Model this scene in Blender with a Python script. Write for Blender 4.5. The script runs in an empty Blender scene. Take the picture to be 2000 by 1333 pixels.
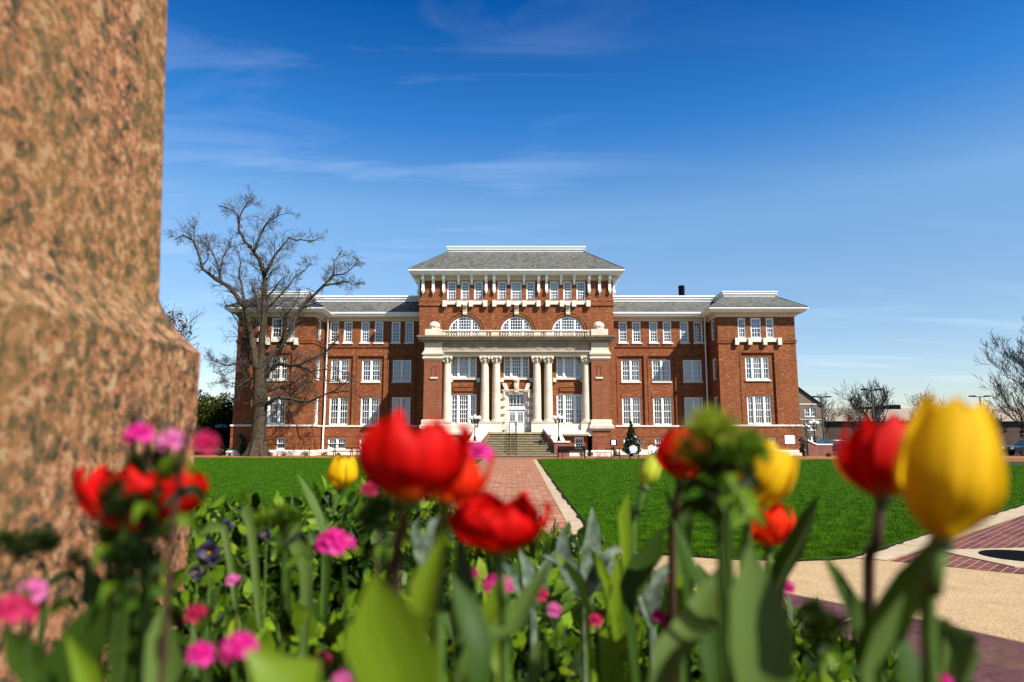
import bpy, math, random
import numpy as np
from mathutils import Vector, Matrix, Quaternion
random.seed(7); rng = np.random.default_rng(7)
R = math.radians
S = bpy.context.scene; COL = S.collection
# ------------------------------------------------------------------ camera
F = 1333.0; TH = math.atan(190.5/1333); CH = 1.5
cam_d = bpy.data.cameras.new('camera'); cam = bpy.data.objects.new('camera', cam_d); COL.objects.link(cam)
cam.location = (0, 0, CH); cam.rotation_euler = (R(90)+TH, 0, 0)
cam_d.lens = 24; cam_d.sensor_width = 36; cam_d.clip_start = .03; cam_d.clip_end = 3000
cam_d.dof.use_dof = True; cam_d.dof.focus_distance = 30; cam_d.dof.aperture_fstop = 3.5
S.camera = cam
# ------------------------------------------------------------------ world
SUN = Vector((1.08, -1.0, 1.5)).normalized()
el = math.asin(SUN.z); az = math.atan2(SUN.x, SUN.y)
W = bpy.data.worlds.new('World'); S.world = W; W.use_nodes = True
wt = W.node_tree; wn = wt.nodes; wl = wt.links
bg = wn['Background']; bg.inputs['Strength'].default_value = .053
sky = wn.new('ShaderNodeTexSky'); sky.sky_type = 'NISHITA'; sky.sun_disc = False
sky.sun_elevation = el; sky.sun_rotation = az; sky.air_density = 1.0; sky.dust_density = .5; sky.ozone_density = 2.6
hs = wn.new('ShaderNodeHueSaturation'); hs.inputs['Saturation'].default_value = 1.15; hs.inputs['Value'].default_value = .9
gm = wn.new('ShaderNodeGamma'); gm.inputs['Gamma'].default_value = 1.06
wl.new(sky.outputs[0], hs.inputs['Color'])
tc = wn.new('ShaderNodeTexCoord'); sp = wn.new('ShaderNodeSeparateXYZ'); wl.new(tc.outputs['Generated'], sp.inputs[0])
def wmath(op, a, b=None):
    n = wn.new('ShaderNodeMath'); n.operation = op
    for i, v in enumerate((a, b)):
        if v is None: continue
        if isinstance(v, (int, float)): n.inputs[i].default_value = v
        else: wl.new(v, n.inputs[i])
    return n.outputs[0]
gr_ = wn.new('ShaderNodeValToRGB'); ge = gr_.color_ramp.elements      # polarised blue deepening upward; zenith darkened further to cut the sky's fill light
for i, (pz, c_) in enumerate(((0,(.58,.54,.56)),(.10,(.62,.58,.58)),(.20,(.66,.62,.60)),(.32,(.72,.74,.70)),(.43,(.22,.54,.72)),(.58,(.01,.31,.56)),(.75,(.01,.13,.26)),(1,(.01,.10,.2)))):
    e_ = ge[i] if i < 2 else ge.new(pz)
    e_.position = pz; e_.color = (*c_, 1)
wl.new(sp.outputs[2], gr_.inputs[0]); ml = wn.new('ShaderNodeMixRGB'); ml.blend_type = 'MULTIPLY'; ml.inputs[0].default_value = 1
wl.new(hs.outputs[0], ml.inputs[1]); wl.new(gr_.outputs[0], ml.inputs[2]); sc_ = wn.new('ShaderNodeVectorMath'); sc_.operation = 'SCALE'; sc_.inputs['Scale'].default_value = 2.5
wl.new(ml.outputs[0], sc_.inputs[0]); wl.new(sc_.outputs[0], gm.inputs[0])
zc = wmath('MAXIMUM', sp.outputs[2], .02); zc = wmath('ADD', zc, .12)
cx = wmath('DIVIDE', sp.outputs[0], zc); cy = wmath('DIVIDE', sp.outputs[1], zc)
cb = wn.new('ShaderNodeCombineXYZ'); wl.new(cx, cb.inputs[0]); wl.new(wmath('MULTIPLY', cy, 2.0), cb.inputs[1])
mp = wn.new('ShaderNodeMapping'); mp.inputs['Rotation'].default_value = (0, 0, R(-10)); mp.inputs['Scale'].default_value = (.8, 1.5, 1)
mp.inputs['Location'].default_value = (3.35, -.32, 0); wl.new(cb.outputs[0], mp.inputs[0])
nz = wn.new('ShaderNodeTexNoise'); nz.inputs['Scale'].default_value = 1.1; nz.inputs['Detail'].default_value = 9; nz.inputs['Roughness'].default_value = .56; nz.inputs['Distortion'].default_value = .8
wl.new(mp.outputs[0], nz.inputs['Vector'])
rp = wn.new('ShaderNodeValToRGB'); rp.color_ramp.elements[0].position = .50; rp.color_ramp.elements[1].position = .86
rp.color_ramp.elements[1].color = (.17, .17, .17, 1); wl.new(nz.outputs[0], rp.inputs[0])
mk = wn.new('ShaderNodeMapRange'); mk.interpolation_type = 'SMOOTHSTEP'; mk.inputs['From Min'].default_value = .30; mk.inputs['From Max'].default_value = -.12; wl.new(sp.outputs[0], mk.inputs['Value'])
lo = wn.new('ShaderNodeMapRange'); lo.interpolation_type = 'SMOOTHSTEP'; lo.inputs['From Min'].default_value = .24; lo.inputs['From Max'].default_value = .12; wl.new(sp.outputs[2], lo.inputs['Value'])
cf = wmath('MULTIPLY', rp.outputs[0], wmath('ADD', wmath('MAXIMUM', mk.outputs[0], lo.outputs[0]), .12))
mx = wn.new('ShaderNodeMixRGB'); mx.inputs[2].default_value = (13, 14.5, 16.5, 1)
wl.new(cf, mx.inputs[0]); wl.new(gm.outputs[0], mx.inputs[1]); wl.new(mx.outputs[0], bg.inputs[0])
# ------------------------------------------------------------------ sun, exposure
sd = bpy.data.lights.new('sun', 'SUN'); so = bpy.data.objects.new('sun', sd); COL.objects.link(so)
sd.energy = 5.0; sd.angle = R(.53); sd.color = (1, .955, .88); so.rotation_euler = SUN.to_track_quat('Z', 'Y').to_euler(); so.location = (40, -40, 60)
V = S.view_settings; V.view_transform = 'Standard'; V.look = 'None'; V.gamma = 1; V.exposure = .98; V.use_curve_mapping = False
S.cycles.max_bounces = 7; S.cycles.diffuse_bounces = 2; S.cycles.transparent_max_bounces = 12

# ------------------------------------------------------------------ helpers
def P(px, py, Y):
    """point of the photograph (2000 px wide) at the real depth Y"""
    u = (px-1000)/F; v = (666.5-py)/F
    dy = math.cos(TH)-v*math.sin(TH); dz = math.sin(TH)+v*math.cos(TH); t = Y/dy
    return Vector((u*t, Y, CH+dz*t))
class MB:
    def __init__(s): s.v = []; s.f = []
    def add(s, vs, fs):
        o = len(s.v); s.v += [tuple(p) for p in vs]; s.f += [tuple(i+o for i in q) for q in fs]; return s
    def box(s, x0, x1, y0, y1, z0, z1):
        return s.add([(x0,y0,z0),(x1,y0,z0),(x1,y1,z0),(x0,y1,z0),(x0,y0,z1),(x1,y0,z1),(x1,y1,z1),(x0,y1,z1)],
                     [(0,3,2,1),(4,5,6,7),(0,1,5,4),(1,2,6,5),(2,3,7,6),(3,0,4,7)])
    def quad(s, *p): return s.add(p, [tuple(range(len(p)))])
    def prism_x(s, prof, x0, x1):       # profile in (y,z)
        n = len(prof); vs = [(x0,a,b) for a,b in prof]+[(x1,a,b) for a,b in prof]
        return s.add(vs, [tuple(range(n)), tuple(range(2*n-1,n-1,-1))]+[(i,n+i,n+(i+1)%n,(i+1)%n) for i in range(n)])
    def prism_y(s, prof, y0, y1):       # profile in (x,z)
        n = len(prof); vs = [(a,y0,b) for a,b in prof]+[(a,y1,b) for a,b in prof]
        return s.add(vs, [tuple(range(n)), tuple(range(2*n-1,n-1,-1))]+[(i,n+i,n+(i+1)%n,(i+1)%n) for i in range(n)])
    def prism_z(s, prof, z0, z1):
        n = len(prof); vs = [(a,b,z0) for a,b in prof]+[(a,b,z1) for a,b in prof]
        return s.add(vs, [tuple(range(n-1,-1,-1)), tuple(range(n,2*n))]+[(i,(i+1)%n,n+(i+1)%n,n+i) for i in range(n)])
    def lathe(s, prof, c=(0,0,0), n=20, sy=1):   # profile (r,z)
        vs = []; fs = []; m = len(prof)
        for r, z in prof:
            for k in range(n):
                a = 2*math.pi*k/n; vs.append((c[0]+r*math.cos(a), c[1]+r*sy*math.sin(a), c[2]+z))
        for j in range(m-1):
            for k in range(n): fs.append((j*n+k, j*n+(k+1)%n, (j+1)*n+(k+1)%n, (j+1)*n+k))
        fs.append(tuple(range(n-1,-1,-1))); fs.append(tuple((m-1)*n+k for k in range(n)))
        return s.add(vs, fs)
    def tube(s, pts, rad, n=6, cap=True):
        pts = [Vector(p) for p in pts]; m = len(pts)
        if isinstance(rad, (int, float)): rad = [rad]*m
        vs = []; fs = []; ref = None
        for i in range(m):
            d = (pts[min(i+1,m-1)]-pts[max(i-1,0)])
            d = d.normalized() if d.length > 1e-9 else Vector((0,0,1))
            if ref is None:
                ref = Vector((1,0,0)) if abs(d.x) < .8 else Vector((0,1,0))
            a = (ref-d*ref.dot(d)); a = a.normalized() if a.length > 1e-6 else d.orthogonal().normalized(); b = d.cross(a); ref = a
            for k in range(n):
                t = 2*math.pi*k/n; vs.append(pts[i]+(a*math.cos(t)+b*math.sin(t))*rad[i])
        for i in range(m-1):
            for k in range(n): fs.append((i*n+k, i*n+(k+1)%n, (i+1)*n+(k+1)%n, (i+1)*n+k))
        if cap: fs.append(tuple(range(n-1,-1,-1))); fs.append(tuple((m-1)*n+k for k in range(n)))
        return s.add(vs, fs)
    def ball(s, c, r, n=12, m=8, sz=1):
        prof = [(r*math.sin(math.pi*j/m)+1e-4, -r*sz*math.cos(math.pi*j/m)) for j in range(m+1)]
        return s.lathe(prof, c, n)
    def sweep(s, path, prof, closed=False):
        """mitred moulding: path in (x,y) walked with the outside on its right; profile (out,z) closed"""
        n = len(path); rings = []
        for i in range(n):
            p = Vector(path[i]); 
            d0 = (p-Vector(path[i-1])).normalized() if (i or closed) else None
            d1 = (Vector(path[(i+1)%n])-p).normalized() if (i < n-1 or closed) else None
            if d0 is None: d0 = d1
            if d1 is None: d1 = d0
            n0 = Vector((d0.y,-d0.x)); n1 = Vector((d1.y,-d1.x)); b = (n0+n1).normalized(); k = 1/max(.3,b.dot(n0))
            rings.append([(p.x+b.x*o*k, p.y+b.y*o*k, z) for o, z in prof])
        m = len(prof); vs = [q for r in rings for q in r]; fs = []
        for i in range(n if closed else n-1):
            j = (i+1)%n
            for k in range(m): fs.append((i*m+k, j*m+k, j*m+(k+1)%m, i*m+(k+1)%m))
        if not closed: fs.append(tuple(range(m))); fs.append(tuple((n-1)*m+k for k in range(m-1,-1,-1)))
        return s.add(vs, fs)
    def mirror(s):
        o = MB(); o.v = s.v + [(-x,y,z) for x,y,z in s.v]; n = len(s.v)
        o.f = s.f + [tuple(i+n for i in reversed(q)) for q in s.f]; return o
    def build(s, name, mat, parent=None, smooth=False, mesh_only=False):
        me = bpy.data.meshes.new(name); me.from_pydata(s.v, [], s.f); me.update()
        if smooth:
            me.shade_smooth()
        me.materials.append(mat)
        if mesh_only: return me
        o = bpy.data.objects.new(name, me); COL.objects.link(o)
        if parent: o.parent = parent
        return o
def autosmooth(o, ang=40):
    try: o.data.shade_smooth(); o.data.set_sharp_from_angle(angle=R(ang))
    except Exception: pass
    return o
def tag(o, label=None, cat=None, group=None, kind=None):
    if label: o['label'] = label
    if cat: o['category'] = cat
    if group: o['group'] = group
    if kind: o['kind'] = kind
    return o
def empty(name, loc, label, cat, group=None, rz=0):
    o = bpy.data.objects.new(name, None); COL.objects.link(o); o.location = loc; o.rotation_euler = (0,0,rz); o.empty_display_size = .1
    return tag(o, label, cat, group)
def inst(name, me, parent, loc=(0,0,0), rot=(0,0,0), scale=(1,1,1)):
    o = bpy.data.objects.new(name, me); COL.objects.link(o); o.parent = parent; o.location = loc; o.rotation_euler = rot; o.scale = scale; return o
def copy_tree(o, parent=None):
    c = o.copy(); COL.objects.link(c); c.parent = parent
    for ch in o.children: copy_tree(ch, c)
    return c
def npmesh(name, verts, faces_per, mat, smooth=False):
    """verts (N,3) laid out as consecutive polygons of faces_per corners"""
    n = len(verts); me = bpy.data.meshes.new(name); me.vertices.add(n); me.vertices.foreach_set('co', np.ascontiguousarray(verts, dtype=np.float32).ravel())
    nf = n//faces_per; me.loops.add(n); me.loops.foreach_set('vertex_index', np.arange(n, dtype=np.int32))
    me.polygons.add(nf); me.polygons.foreach_set('loop_start', np.arange(0, n, faces_per, dtype=np.int32))
    try: me.polygons.foreach_set('loop_total', np.full(nf, faces_per, dtype=np.int32))
    except Exception: pass
    me.update(calc_edges=True); me.validate(); me.materials.append(mat); return me

# ------------------------------------------------------------------ materials
class N:
    def __init__(s, name, rough=.7, spec=.4):
        s.m = bpy.data.materials.new(name); s.m.use_nodes = True; s.t = s.m.node_tree; s.p = s.t.nodes['Principled BSDF']
        s.p.inputs['Roughness'].default_value = rough; s.p.inputs['Specular IOR Level'].default_value = spec
        s.c = s.t.nodes.new('ShaderNodeTexCoord')
    def n(s, typ, **kw):
        x = s.t.nodes.new(typ)
        for k, v in kw.items(): setattr(x, k, v)
        return x
    def link(s, a, b): s.t.links.new(a, b)
    def vec(s, scale=(1,1,1), rot=(0,0,0), src='Object'):
        m = s.n('ShaderNodeMapping'); m.inputs['Scale'].default_value = scale; m.inputs['Rotation'].default_value = rot; s.link(s.c.outputs[src], m.inputs[0]); return m.outputs[0]
    def wallvec(s, scale=(1,1,1)):     # (x+y, z) so bricks run round corners
        sp = s.n('ShaderNodeSeparateXYZ'); s.link(s.c.outputs['Object'], sp.inputs[0])
        a = s.n('ShaderNodeMath', operation='ADD'); s.link(sp.outputs[0], a.inputs[0]); s.link(sp.outputs[1], a.inputs[1])
        cb = s.n('ShaderNodeCombineXYZ'); s.link(a.outputs[0], cb.inputs[0]); s.link(sp.outputs[2], cb.inputs[1])
        m = s.n('ShaderNodeMapping'); m.inputs['Scale'].default_value = scale; s.link(cb.outputs[0], m.inputs[0]); return m.outputs[0]
    def noise(s, vec, scale, detail=4, rough=.55, dist=0):
        x = s.n('ShaderNodeTexNoise'); x.inputs['Scale'].default_value = scale; x.inputs['Detail'].default_value = detail
        x.inputs['Roughness'].default_value = rough; x.inputs['Distortion'].default_value = dist; s.link(vec, x.inputs['Vector']); return x.outputs[0]
    def ramp(s, fac, stops):
        x = s.n('ShaderNodeValToRGB'); e = x.color_ramp.elements
        while len(e) < len(stops): e.new(.5)
        for i, (p, c) in enumerate(stops): e[i].position = p; e[i].color = (*c, 1) if len(c) == 3 else c
        s.link(fac, x.inputs[0]); return x.outputs[0]
    def mix(s, fac, a, b, mode='MIX'):
        x = s.n('ShaderNodeMixRGB', blend_type=mode)
        for i, v in enumerate((fac, a, b)):
            if isinstance(v, (int, float)): x.inputs[i].default_value = v
            elif isinstance(v, tuple): x.inputs[i].default_value = (*v, 1)
            else: s.link(v, x.inputs[i])
        return x.outputs[0]
    def col(s, v):
        if isinstance(v, tuple): s.p.inputs['Base Color'].default_value = (*v, 1)
        else: s.link(v, s.p.inputs['Base Color'])
        return s
    def bump(s, h, strength=.3, dist=.01):
        b = s.n('ShaderNodeBump'); b.inputs['Strength'].default_value = strength; b.inputs['Distance'].default_value = dist
        s.link(h, b.inputs['Height']); s.link(b.outputs[0], s.p.inputs['Normal']); return s
def simple(name, c, rough=.6, var=.25, scale=3, spec=.4, bump=.15, metal=0):
    m = N(name, rough, spec); nz = m.noise(m.vec(), scale, 6)
    d = tuple(x*(1-var) for x in c); l = tuple(min(1, x*(1+var)) for x in c)
    m.col(m.ramp(nz, [(.3, d), (.7, l)])); m.p.inputs['Metallic'].default_value = metal
    if bump: m.bump(m.noise(m.vec(), scale*8, 4), bump, .01)
    return m.m
def brick_mat(name, dark, mid, light, mortar, bs=(.22,.075), rough=.8, msize=.01):
    m = N(name, rough, .2); v = m.wallvec()
    b = m.n('ShaderNodeTexBrick'); b.inputs['Scale'].default_value = 1; b.inputs['Brick Width'].default_value = bs[0]; b.inputs['Row Height'].default_value = bs[1]
    b.inputs['Mortar Size'].default_value = msize; b.inputs['Mortar Smooth'].default_value = .1; b.inputs['Bias'].default_value = -.1
    b.inputs['Color1'].default_value = (*dark,1); b.inputs['Color2'].default_value = (*mid,1); b.inputs['Mortar'].default_value = (*mortar,1); m.link(v, b.inputs[0])
    # scattered pale bricks
    w = m.wallvec((1/bs[0], 1/bs[1], 1)); sp = m.n('ShaderNodeTexWhiteNoise'); sp.noise_dimensions = '2D'
    fl = m.n('ShaderNodeVectorMath', operation='FLOOR'); m.link(w, fl.inputs[0]); m.link(fl.outputs[0], sp.inputs['Vector'])
    c = m.mix(m.ramp(sp.outputs[0], [(.90,(0,0,0)),(.97,(.5,.5,.5))]), b.outputs[0], light)
    big = m.noise(m.wallvec(), .35, 5); c = m.mix(.55, c, m.ramp(big, [(.3,(.78,.78,.78)),(.7,(1,1,1))]), 'MULTIPLY')
    st = m.noise(m.wallvec((2.2,.25,1)), 1.0, 4); c = m.mix(.35, c, m.ramp(st, [(.35,(.58,.54,.54)),(.6,(1,1,1))]), 'MULTIPLY')
    m.col(c); m.bump(b.outputs[1], -.4, .01) ; return m.m
BRICK = brick_mat('brick', (.19,.050,.015), (.37,.120,.036), (.52,.235,.10), (.26,.09,.04))
BRICKD = brick_mat('brick_pier', (.28,.07,.024), (.40,.11,.04), (.52,.24,.12), (.36,.17,.1))
BRICKTAN = brick_mat('tan_brick', (.24,.17,.115), (.3,.22,.15), (.36,.28,.2), (.3,.25,.2))
BRICKW = brick_mat('red_brick_wall', (.30,.085,.06), (.4,.13,.09), (.5,.25,.2), (.35,.2,.16))
def stone_mat(name, base, dirt, amt=.6):
    m = N(name, .75, .25)
    a = m.noise(m.wallvec((1,1,1)), 1.2, 6, .6); stv = m.noise(m.wallvec((3.5,.5,1)), 1.3, 6, .65)
    c = m.mix(m.ramp(a, [(.35,(0,0,0)),(.75,(amt,amt,amt))]), base, dirt)
    c = m.mix(m.ramp(stv, [(.5,(0,0,0)),(.8,(amt*.8,)*3)]), c, tuple(x*.5 for x in dirt))
    br = m.n('ShaderNodeTexBrick'); br.inputs['Scale'].default_value = 1; br.inputs['Brick Width'].default_value = 1.1; br.inputs['Row Height'].default_value = .62; br.inputs['Mortar Size'].default_value = .008
    br.inputs['Color1'].default_value = (1,1,1,1); br.inputs['Color2'].default_value = (.86,.86,.86,1); br.inputs['Mortar'].default_value = (.55,.5,.45,1); m.link(m.wallvec(), br.inputs[0])
    m.col(m.mix(.7, c, br.outputs[0], 'MULTIPLY')); m.bump(m.noise(m.vec(), 14, 5), .2, .01); return m.m
STONE = stone_mat('limestone', (.80,.68,.52), (.56,.44,.31), .4)
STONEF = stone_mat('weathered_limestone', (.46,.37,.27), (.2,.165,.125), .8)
STONEL = stone_mat('pale_limestone', (.83,.75,.62), (.62,.52,.40), .3)
CREAM = simple('cream_paint', (.62,.55,.42), .6, .08, 1.5, .3, .05)
WHITE = simple('white_paint', (.80,.79,.76), .45, .05, 2, .4, .05)
GLOBE = simple('milk_glass', (.86,.85,.82), .25, .02, 4, .5, 0)
IRON = simple('black_iron', (.004,.004,.004), .8, .3, 8, .05, .05)
BRONZE = simple('grey_green_pole', (.10,.095,.06), .5, .2, 3, .4, .05)
GREY = simple('grey_plastic_board', (.38,.40,.43), .5, .08, 6, .4, .05)
STEP = None
def mk_step():
    m = N('step_concrete', .85, .2); a = m.noise(m.wallvec((1.2,4,1)), 1.5, 7, .65)
    m.col(m.ramp(a, [(.3,(.32,.25,.13)),(.5,(.50,.41,.24)),(.72,(.62,.53,.35))])); m.bump(m.noise(m.vec(), 20, 5), .3, .01); return m.m
STEP = mk_step()
STEPR = simple('shadowed_riser', (.10,.08,.05), .9, .3, 2, .2, .1)  # nosing shadow put into the riser colour, against light treads
def slate():
    m = N('slate', .55, .4); sp = m.n('ShaderNodeSeparateXYZ'); m.link(m.c.outputs['Object'], sp.inputs[0])
    a = m.n('ShaderNodeMath', operation='ADD'); m.link(sp.outputs[0], a.inputs[0]); m.link(sp.outputs[1], a.inputs[1])
    cb = m.n('ShaderNodeCombineXYZ'); m.link(sp.outputs[0], cb.inputs[0]); m.link(sp.outputs[2], cb.inputs[1])
    b = m.n('ShaderNodeTexBrick'); b.inputs['Scale'].default_value = 1; b.inputs['Brick Width'].default_value = .26; b.inputs['Row Height'].default_value = .115
    b.inputs['Mortar Size'].default_value = .012; b.inputs['Color1'].default_value = (.075,.08,.068,1); b.inputs['Color2'].default_value = (.25,.245,.205,1); b.inputs['Mortar'].default_value = (.04,.045,.045,1); m.link(cb.outputs[0], b.inputs[0])
    c = m.mix(m.ramp(m.noise(cb.outputs[0], .9, 5), [(.4,(0,0,0)),(.7,(.55,.55,.55))]), b.outputs[0], (.19,.185,.15))
    mp = m.n('ShaderNodeMapping'); mp.inputs['Scale'].default_value = (1.5,.45,1); m.link(cb.outputs[0], mp.inputs[0])
    c = m.mix(m.ramp(m.noise(mp.outputs[0], 1.4, 6, .7), [(.58,(0,0,0)),(.70,(.7,.7,.7))]), c, (.27,.14,.06))
    m.col(c); m.bump(b.outputs[1], -.6, .02); return m.m
SLATE = slate()
def glass():
    m = N('window_glass', .04, .6); m.col((.02,.025,.03)); t = m.t
    tr = m.n('ShaderNodeBsdfTransparent'); tr.inputs[0].default_value = (.86,.92,.96,1)
    gl = m.n('ShaderNodeBsdfGlossy'); gl.inputs['Roughness'].default_value = .03; gl.inputs[0].default_value = (.75,.85,1,1)
    fr = m.n('ShaderNodeFresnel'); fr.inputs[0].default_value = 1.9
    mxs = m.n('ShaderNodeMixShader'); m.link(fr.outputs[0], mxs.inputs[0]); m.link(tr.outputs[0], mxs.inputs[1]); m.link(gl.outputs[0], mxs.inputs[2])
    m.bump(m.noise(m.vec(), 1.2, 2), .08, .05)
    m.link(m.p.inputs['Normal'].links[0].from_socket, gl.inputs['Normal'])
    m.link(mxs.outputs[0], t.nodes['Material Output'].inputs[0]); return m.m
GLASS = glass()
def curtain(name, c1, c2):
    m = N(name, .9, .1); w = m.n('ShaderNodeTexWave', wave_type='BANDS', bands_direction='X'); w.inputs['Scale'].default_value = 3.2; w.inputs['Distortion'].default_value = 1.5; w.inputs['Detail'].default_value = 2
    m.link(m.vec((1,1,.15)), w.inputs[0]); m.col(m.ramp(w.outputs[0], [(0,c1),(1,c2)])); return m.m
CURT = curtain('white_curtain', (.42,.44,.46), (.80,.82,.84)); CURTG = curtain('grey_blind', (.16,.17,.19), (.34,.35,.36)); CURTV = curtain('violet_curtain', (.27,.24,.36), (.42,.38,.52))
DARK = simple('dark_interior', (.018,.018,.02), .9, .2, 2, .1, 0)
def granite(name, cols, scale, rough=.45, spec=.4):
    m = N(name, rough, spec); v = m.vec()
    vo = m.n('ShaderNodeTexVoronoi'); vo.inputs['Scale'].default_value = scale; nzv = m.n('ShaderNodeTexNoise'); nzv.inputs['Scale'].default_value = scale*.6; m.link(v, nzv.inputs['Vector'])
    ad = m.n('ShaderNodeMixRGB', blend_type='ADD'); ad.inputs[0].default_value = .035; m.link(v, ad.inputs[1]); m.link(nzv.outputs[1], ad.inputs[2]); m.link(ad.outputs[0], vo.inputs['Vector'])
    sp = m.n('ShaderNodeSeparateColor'); m.link(vo.outputs['Color'], sp.inputs[0])
    n2 = m.noise(v, scale*.35, 5, .7); s = m.n('ShaderNodeMath', operation='MULTIPLY_ADD'); m.link(sp.outputs[0], s.inputs[0]); s.inputs[1].default_value = .20; 
    s2 = m.n('ShaderNodeMath', operation='MULTIPLY'); m.link(n2, s2.inputs[0]); s2.inputs[1].default_value = .86; m.link(s2.outputs[0], s.inputs[2])
    c = m.ramp(s.outputs[0], cols); st = m.noise(m.vec((1,1,.5)), 2.4, 5, .6)
    c = m.mix(m.ramp(st, [(.48,(0,0,0)),(.75,(.65,.65,.65))]), c, (.22,.15,.045))
    m.col(c); m.bump(m.noise(v, scale*1.3, 4), .25, .003); return m.m
GRAN = granite('pink_granite', [(.36,(.025,.021,.014)),(.45,(.12,.085,.046)),(.53,(.27,.115,.045)),(.60,(.44,.175,.085)),(.70,(.50,.34,.18))], 90, .75, .15)
GRANR = granite('red_granite', [(.2,(.025,.012,.015)),(.4,(.09,.036,.04)),(.6,(.15,.058,.06)),(.8,(.22,.11,.11))], 110, .65, .12)
def ground_mat(name, cols, scale, bump=.4, rough=.95, speck=None):
    m = N(name, rough, .15); a = m.noise(m.vec(), scale, 8, .65); b = m.noise(m.vec(), scale*.06, 4)
    c = m.ramp(a, cols); c = m.mix(.5, c, m.ramp(b, [(.3,(.62,.62,.62)),(.7,(1,1,1))]), 'MULTIPLY')
    m.col(c); m.bump(a, bump, .02); return m.m
TAN = ground_mat('exposed_aggregate', [(.3,(.20,.13,.06)),(.5,(.56,.385,.205)),(.7,(.78,.57,.33))], 55, .4, .9)
CONC = ground_mat('pale_concrete', [(.3,(.46,.35,.23)),(.7,(.66,.52,.35))], 9, .15, .9)
SOIL = ground_mat('dark_soil', [(.3,(.012,.009,.006)),(.7,(.05,.035,.022))], 40, 1, 1)
MULCH = ground_mat('pine_straw', [(.3,(.18,.06,.018)),(.5,(.42,.18,.06)),(.72,(.62,.31,.12))], 14, .8, 1)
EARTH = ground_mat('far_grass', [(.3,(.022,.045,.012)),(.7,(.05,.09,.02))], 2, .5, 1)
ASPH = ground_mat('asphalt', [(.3,(.04,.04,.042)),(.7,(.07,.07,.07))], 20, .3, .9)
def lawn_mat():
    m = N('lawn_turf', .9, .1); a = m.noise(m.vec((1,1,1)), 26, 6, .75); b = m.noise(m.vec(), .35, 5); c3 = m.noise(m.vec((1,.6,1)), 4, 5, .7)
    c = m.ramp(a, [(.33,(.012,.038,.0001)),(.52,(.045,.165,.0002)),(.72,(.13,.36,.001))])
    c = m.mix(.55, c, m.ramp(b, [(.3,(.6,.68,.6)),(.7,(1,1,1))]), 'MULTIPLY'); c = m.mix(.6, c, m.ramp(c3, [(.35,(.5,.55,.5)),(.65,(1,1,1))]), 'MULTIPLY')
    y_ = m.noise(m.vec(), .9, 6, .7); c = m.mix(m.ramp(y_, [(.52,(0,0,0)),(.72,(.55,.55,.55))]), c, (.12,.155,.004))
    m.col(c); m.bump(a, 1.0, .05); return m.m
LAWN = lawn_mat()
def paver(name, rot, c1, c2, mort, bw=.2, rh=.1, ms=.006, off=.5):
    m = N(name, .8, .25); b = m.n('ShaderNodeTexBrick'); b.offset = off; b.inputs['Scale'].default_value = 1; b.inputs['Brick Width'].default_value = bw; b.inputs['Row Height'].default_value = rh
    b.inputs['Mortar Size'].default_value = ms; b.inputs['Color1'].default_value = (*c1,1); b.inputs['Color2'].default_value = (*c2,1); b.inputs['Mortar'].default_value = (*mort,1)
    m.link(m.vec(rot=(0,0,rot)), b.inputs[0])
    c = m.mix(.6, b.outputs[0], m.ramp(m.noise(m.vec(), 1.1, 6), [(.3,(.55,.55,.6)),(.65,(1,1,1))]), 'MULTIPLY')
    c = m.mix(m.ramp(m.noise(m.vec(), 60, 3), [(.55,(0,0,0)),(.8,(.4,.4,.4))]), c, (.12,.1,.1))
    m.col(c); m.bump(b.outputs[1], -.7, .01); return m.m
PATHB = paver('path_brick', R(0), (.50,.19,.095), (.84,.41,.235), (.30,.15,.08), .2, .2, .008, .0)
DIAGB = paver('plaza_brick', R(-45), (.15,.035,.03), (.27,.075,.05), (.55,.42,.3), .32, .11, .005)
APRB = paver('apron_brick', 0, (.34,.12,.07), (.50,.21,.12), (.26,.13,.08), .2, .1, .005)
def leafy(name, c1, c2, trans=.35, rough=.45, scale=20, spec=.4):
    m = N(name, rough, spec); a = m.noise(m.vec(src='Generated' if 0 else 'Object'), scale, 4); col = m.ramp(a, [(.35,c1),(.65,c2)]); m.col(col)
    tr = m.n('ShaderNodeBsdfTranslucent'); m.link(col, tr.inputs[0]); ms = m.n('ShaderNodeMixShader'); ms.inputs[0].default_value = trans
    m.link(m.p.outputs[0], ms.inputs[1]); m.link(tr.outputs[0], ms.inputs[2]); m.link(ms.outputs[0], m.t.nodes['Material Output'].inputs[0]); return m.m
def streak(name, c1, c2, c3=None, trans=.4, rough=.42, spec=.35):
    """petals and blades with fine lengthwise veins (uses the UV map: x across, y along)"""
    m = N(name, rough, spec); uv = m.n('ShaderNodeUVMap'); mp = m.n('ShaderNodeMapping'); mp.inputs['Scale'].default_value = (14,1.2,1); m.link(uv.outputs[0], mp.inputs[0])
    a = m.noise(mp.outputs[0], 1, 5, .6); col = m.ramp(a, [(.3,c1),(.7,c2)])
    if c3:
        sp = m.n('ShaderNodeSeparateXYZ'); m.link(uv.outputs[0], sp.inputs[0]); col = m.mix(m.ramp(sp.outputs[1], [(.0,(1,1,1)),(.22,(0,0,0))]), col, c3)
    m.col(col); m.bump(a, .25, .002)
    tr = m.n('ShaderNodeBsdfTranslucent'); m.link(col, tr.inputs[0]); ms = m.n('ShaderNodeMixShader'); ms.inputs[0].default_value = trans
    m.link(m.p.outputs[0], ms.inputs[1]); m.link(tr.outputs[0], ms.inputs[2]); m.link(ms.outputs[0], m.t.nodes['Material Output'].inputs[0]); return m.m
PRED = streak('red_petal', (.30,.0012,.001), (.72,.004,.002), (.55,.22,.01), .4, .55, .12)
PREDY = streak('red_petal_flame', (.70,.008,.003), (.85,.05,.004), (.8,.4,.02), .4, .55, .12)
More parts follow.
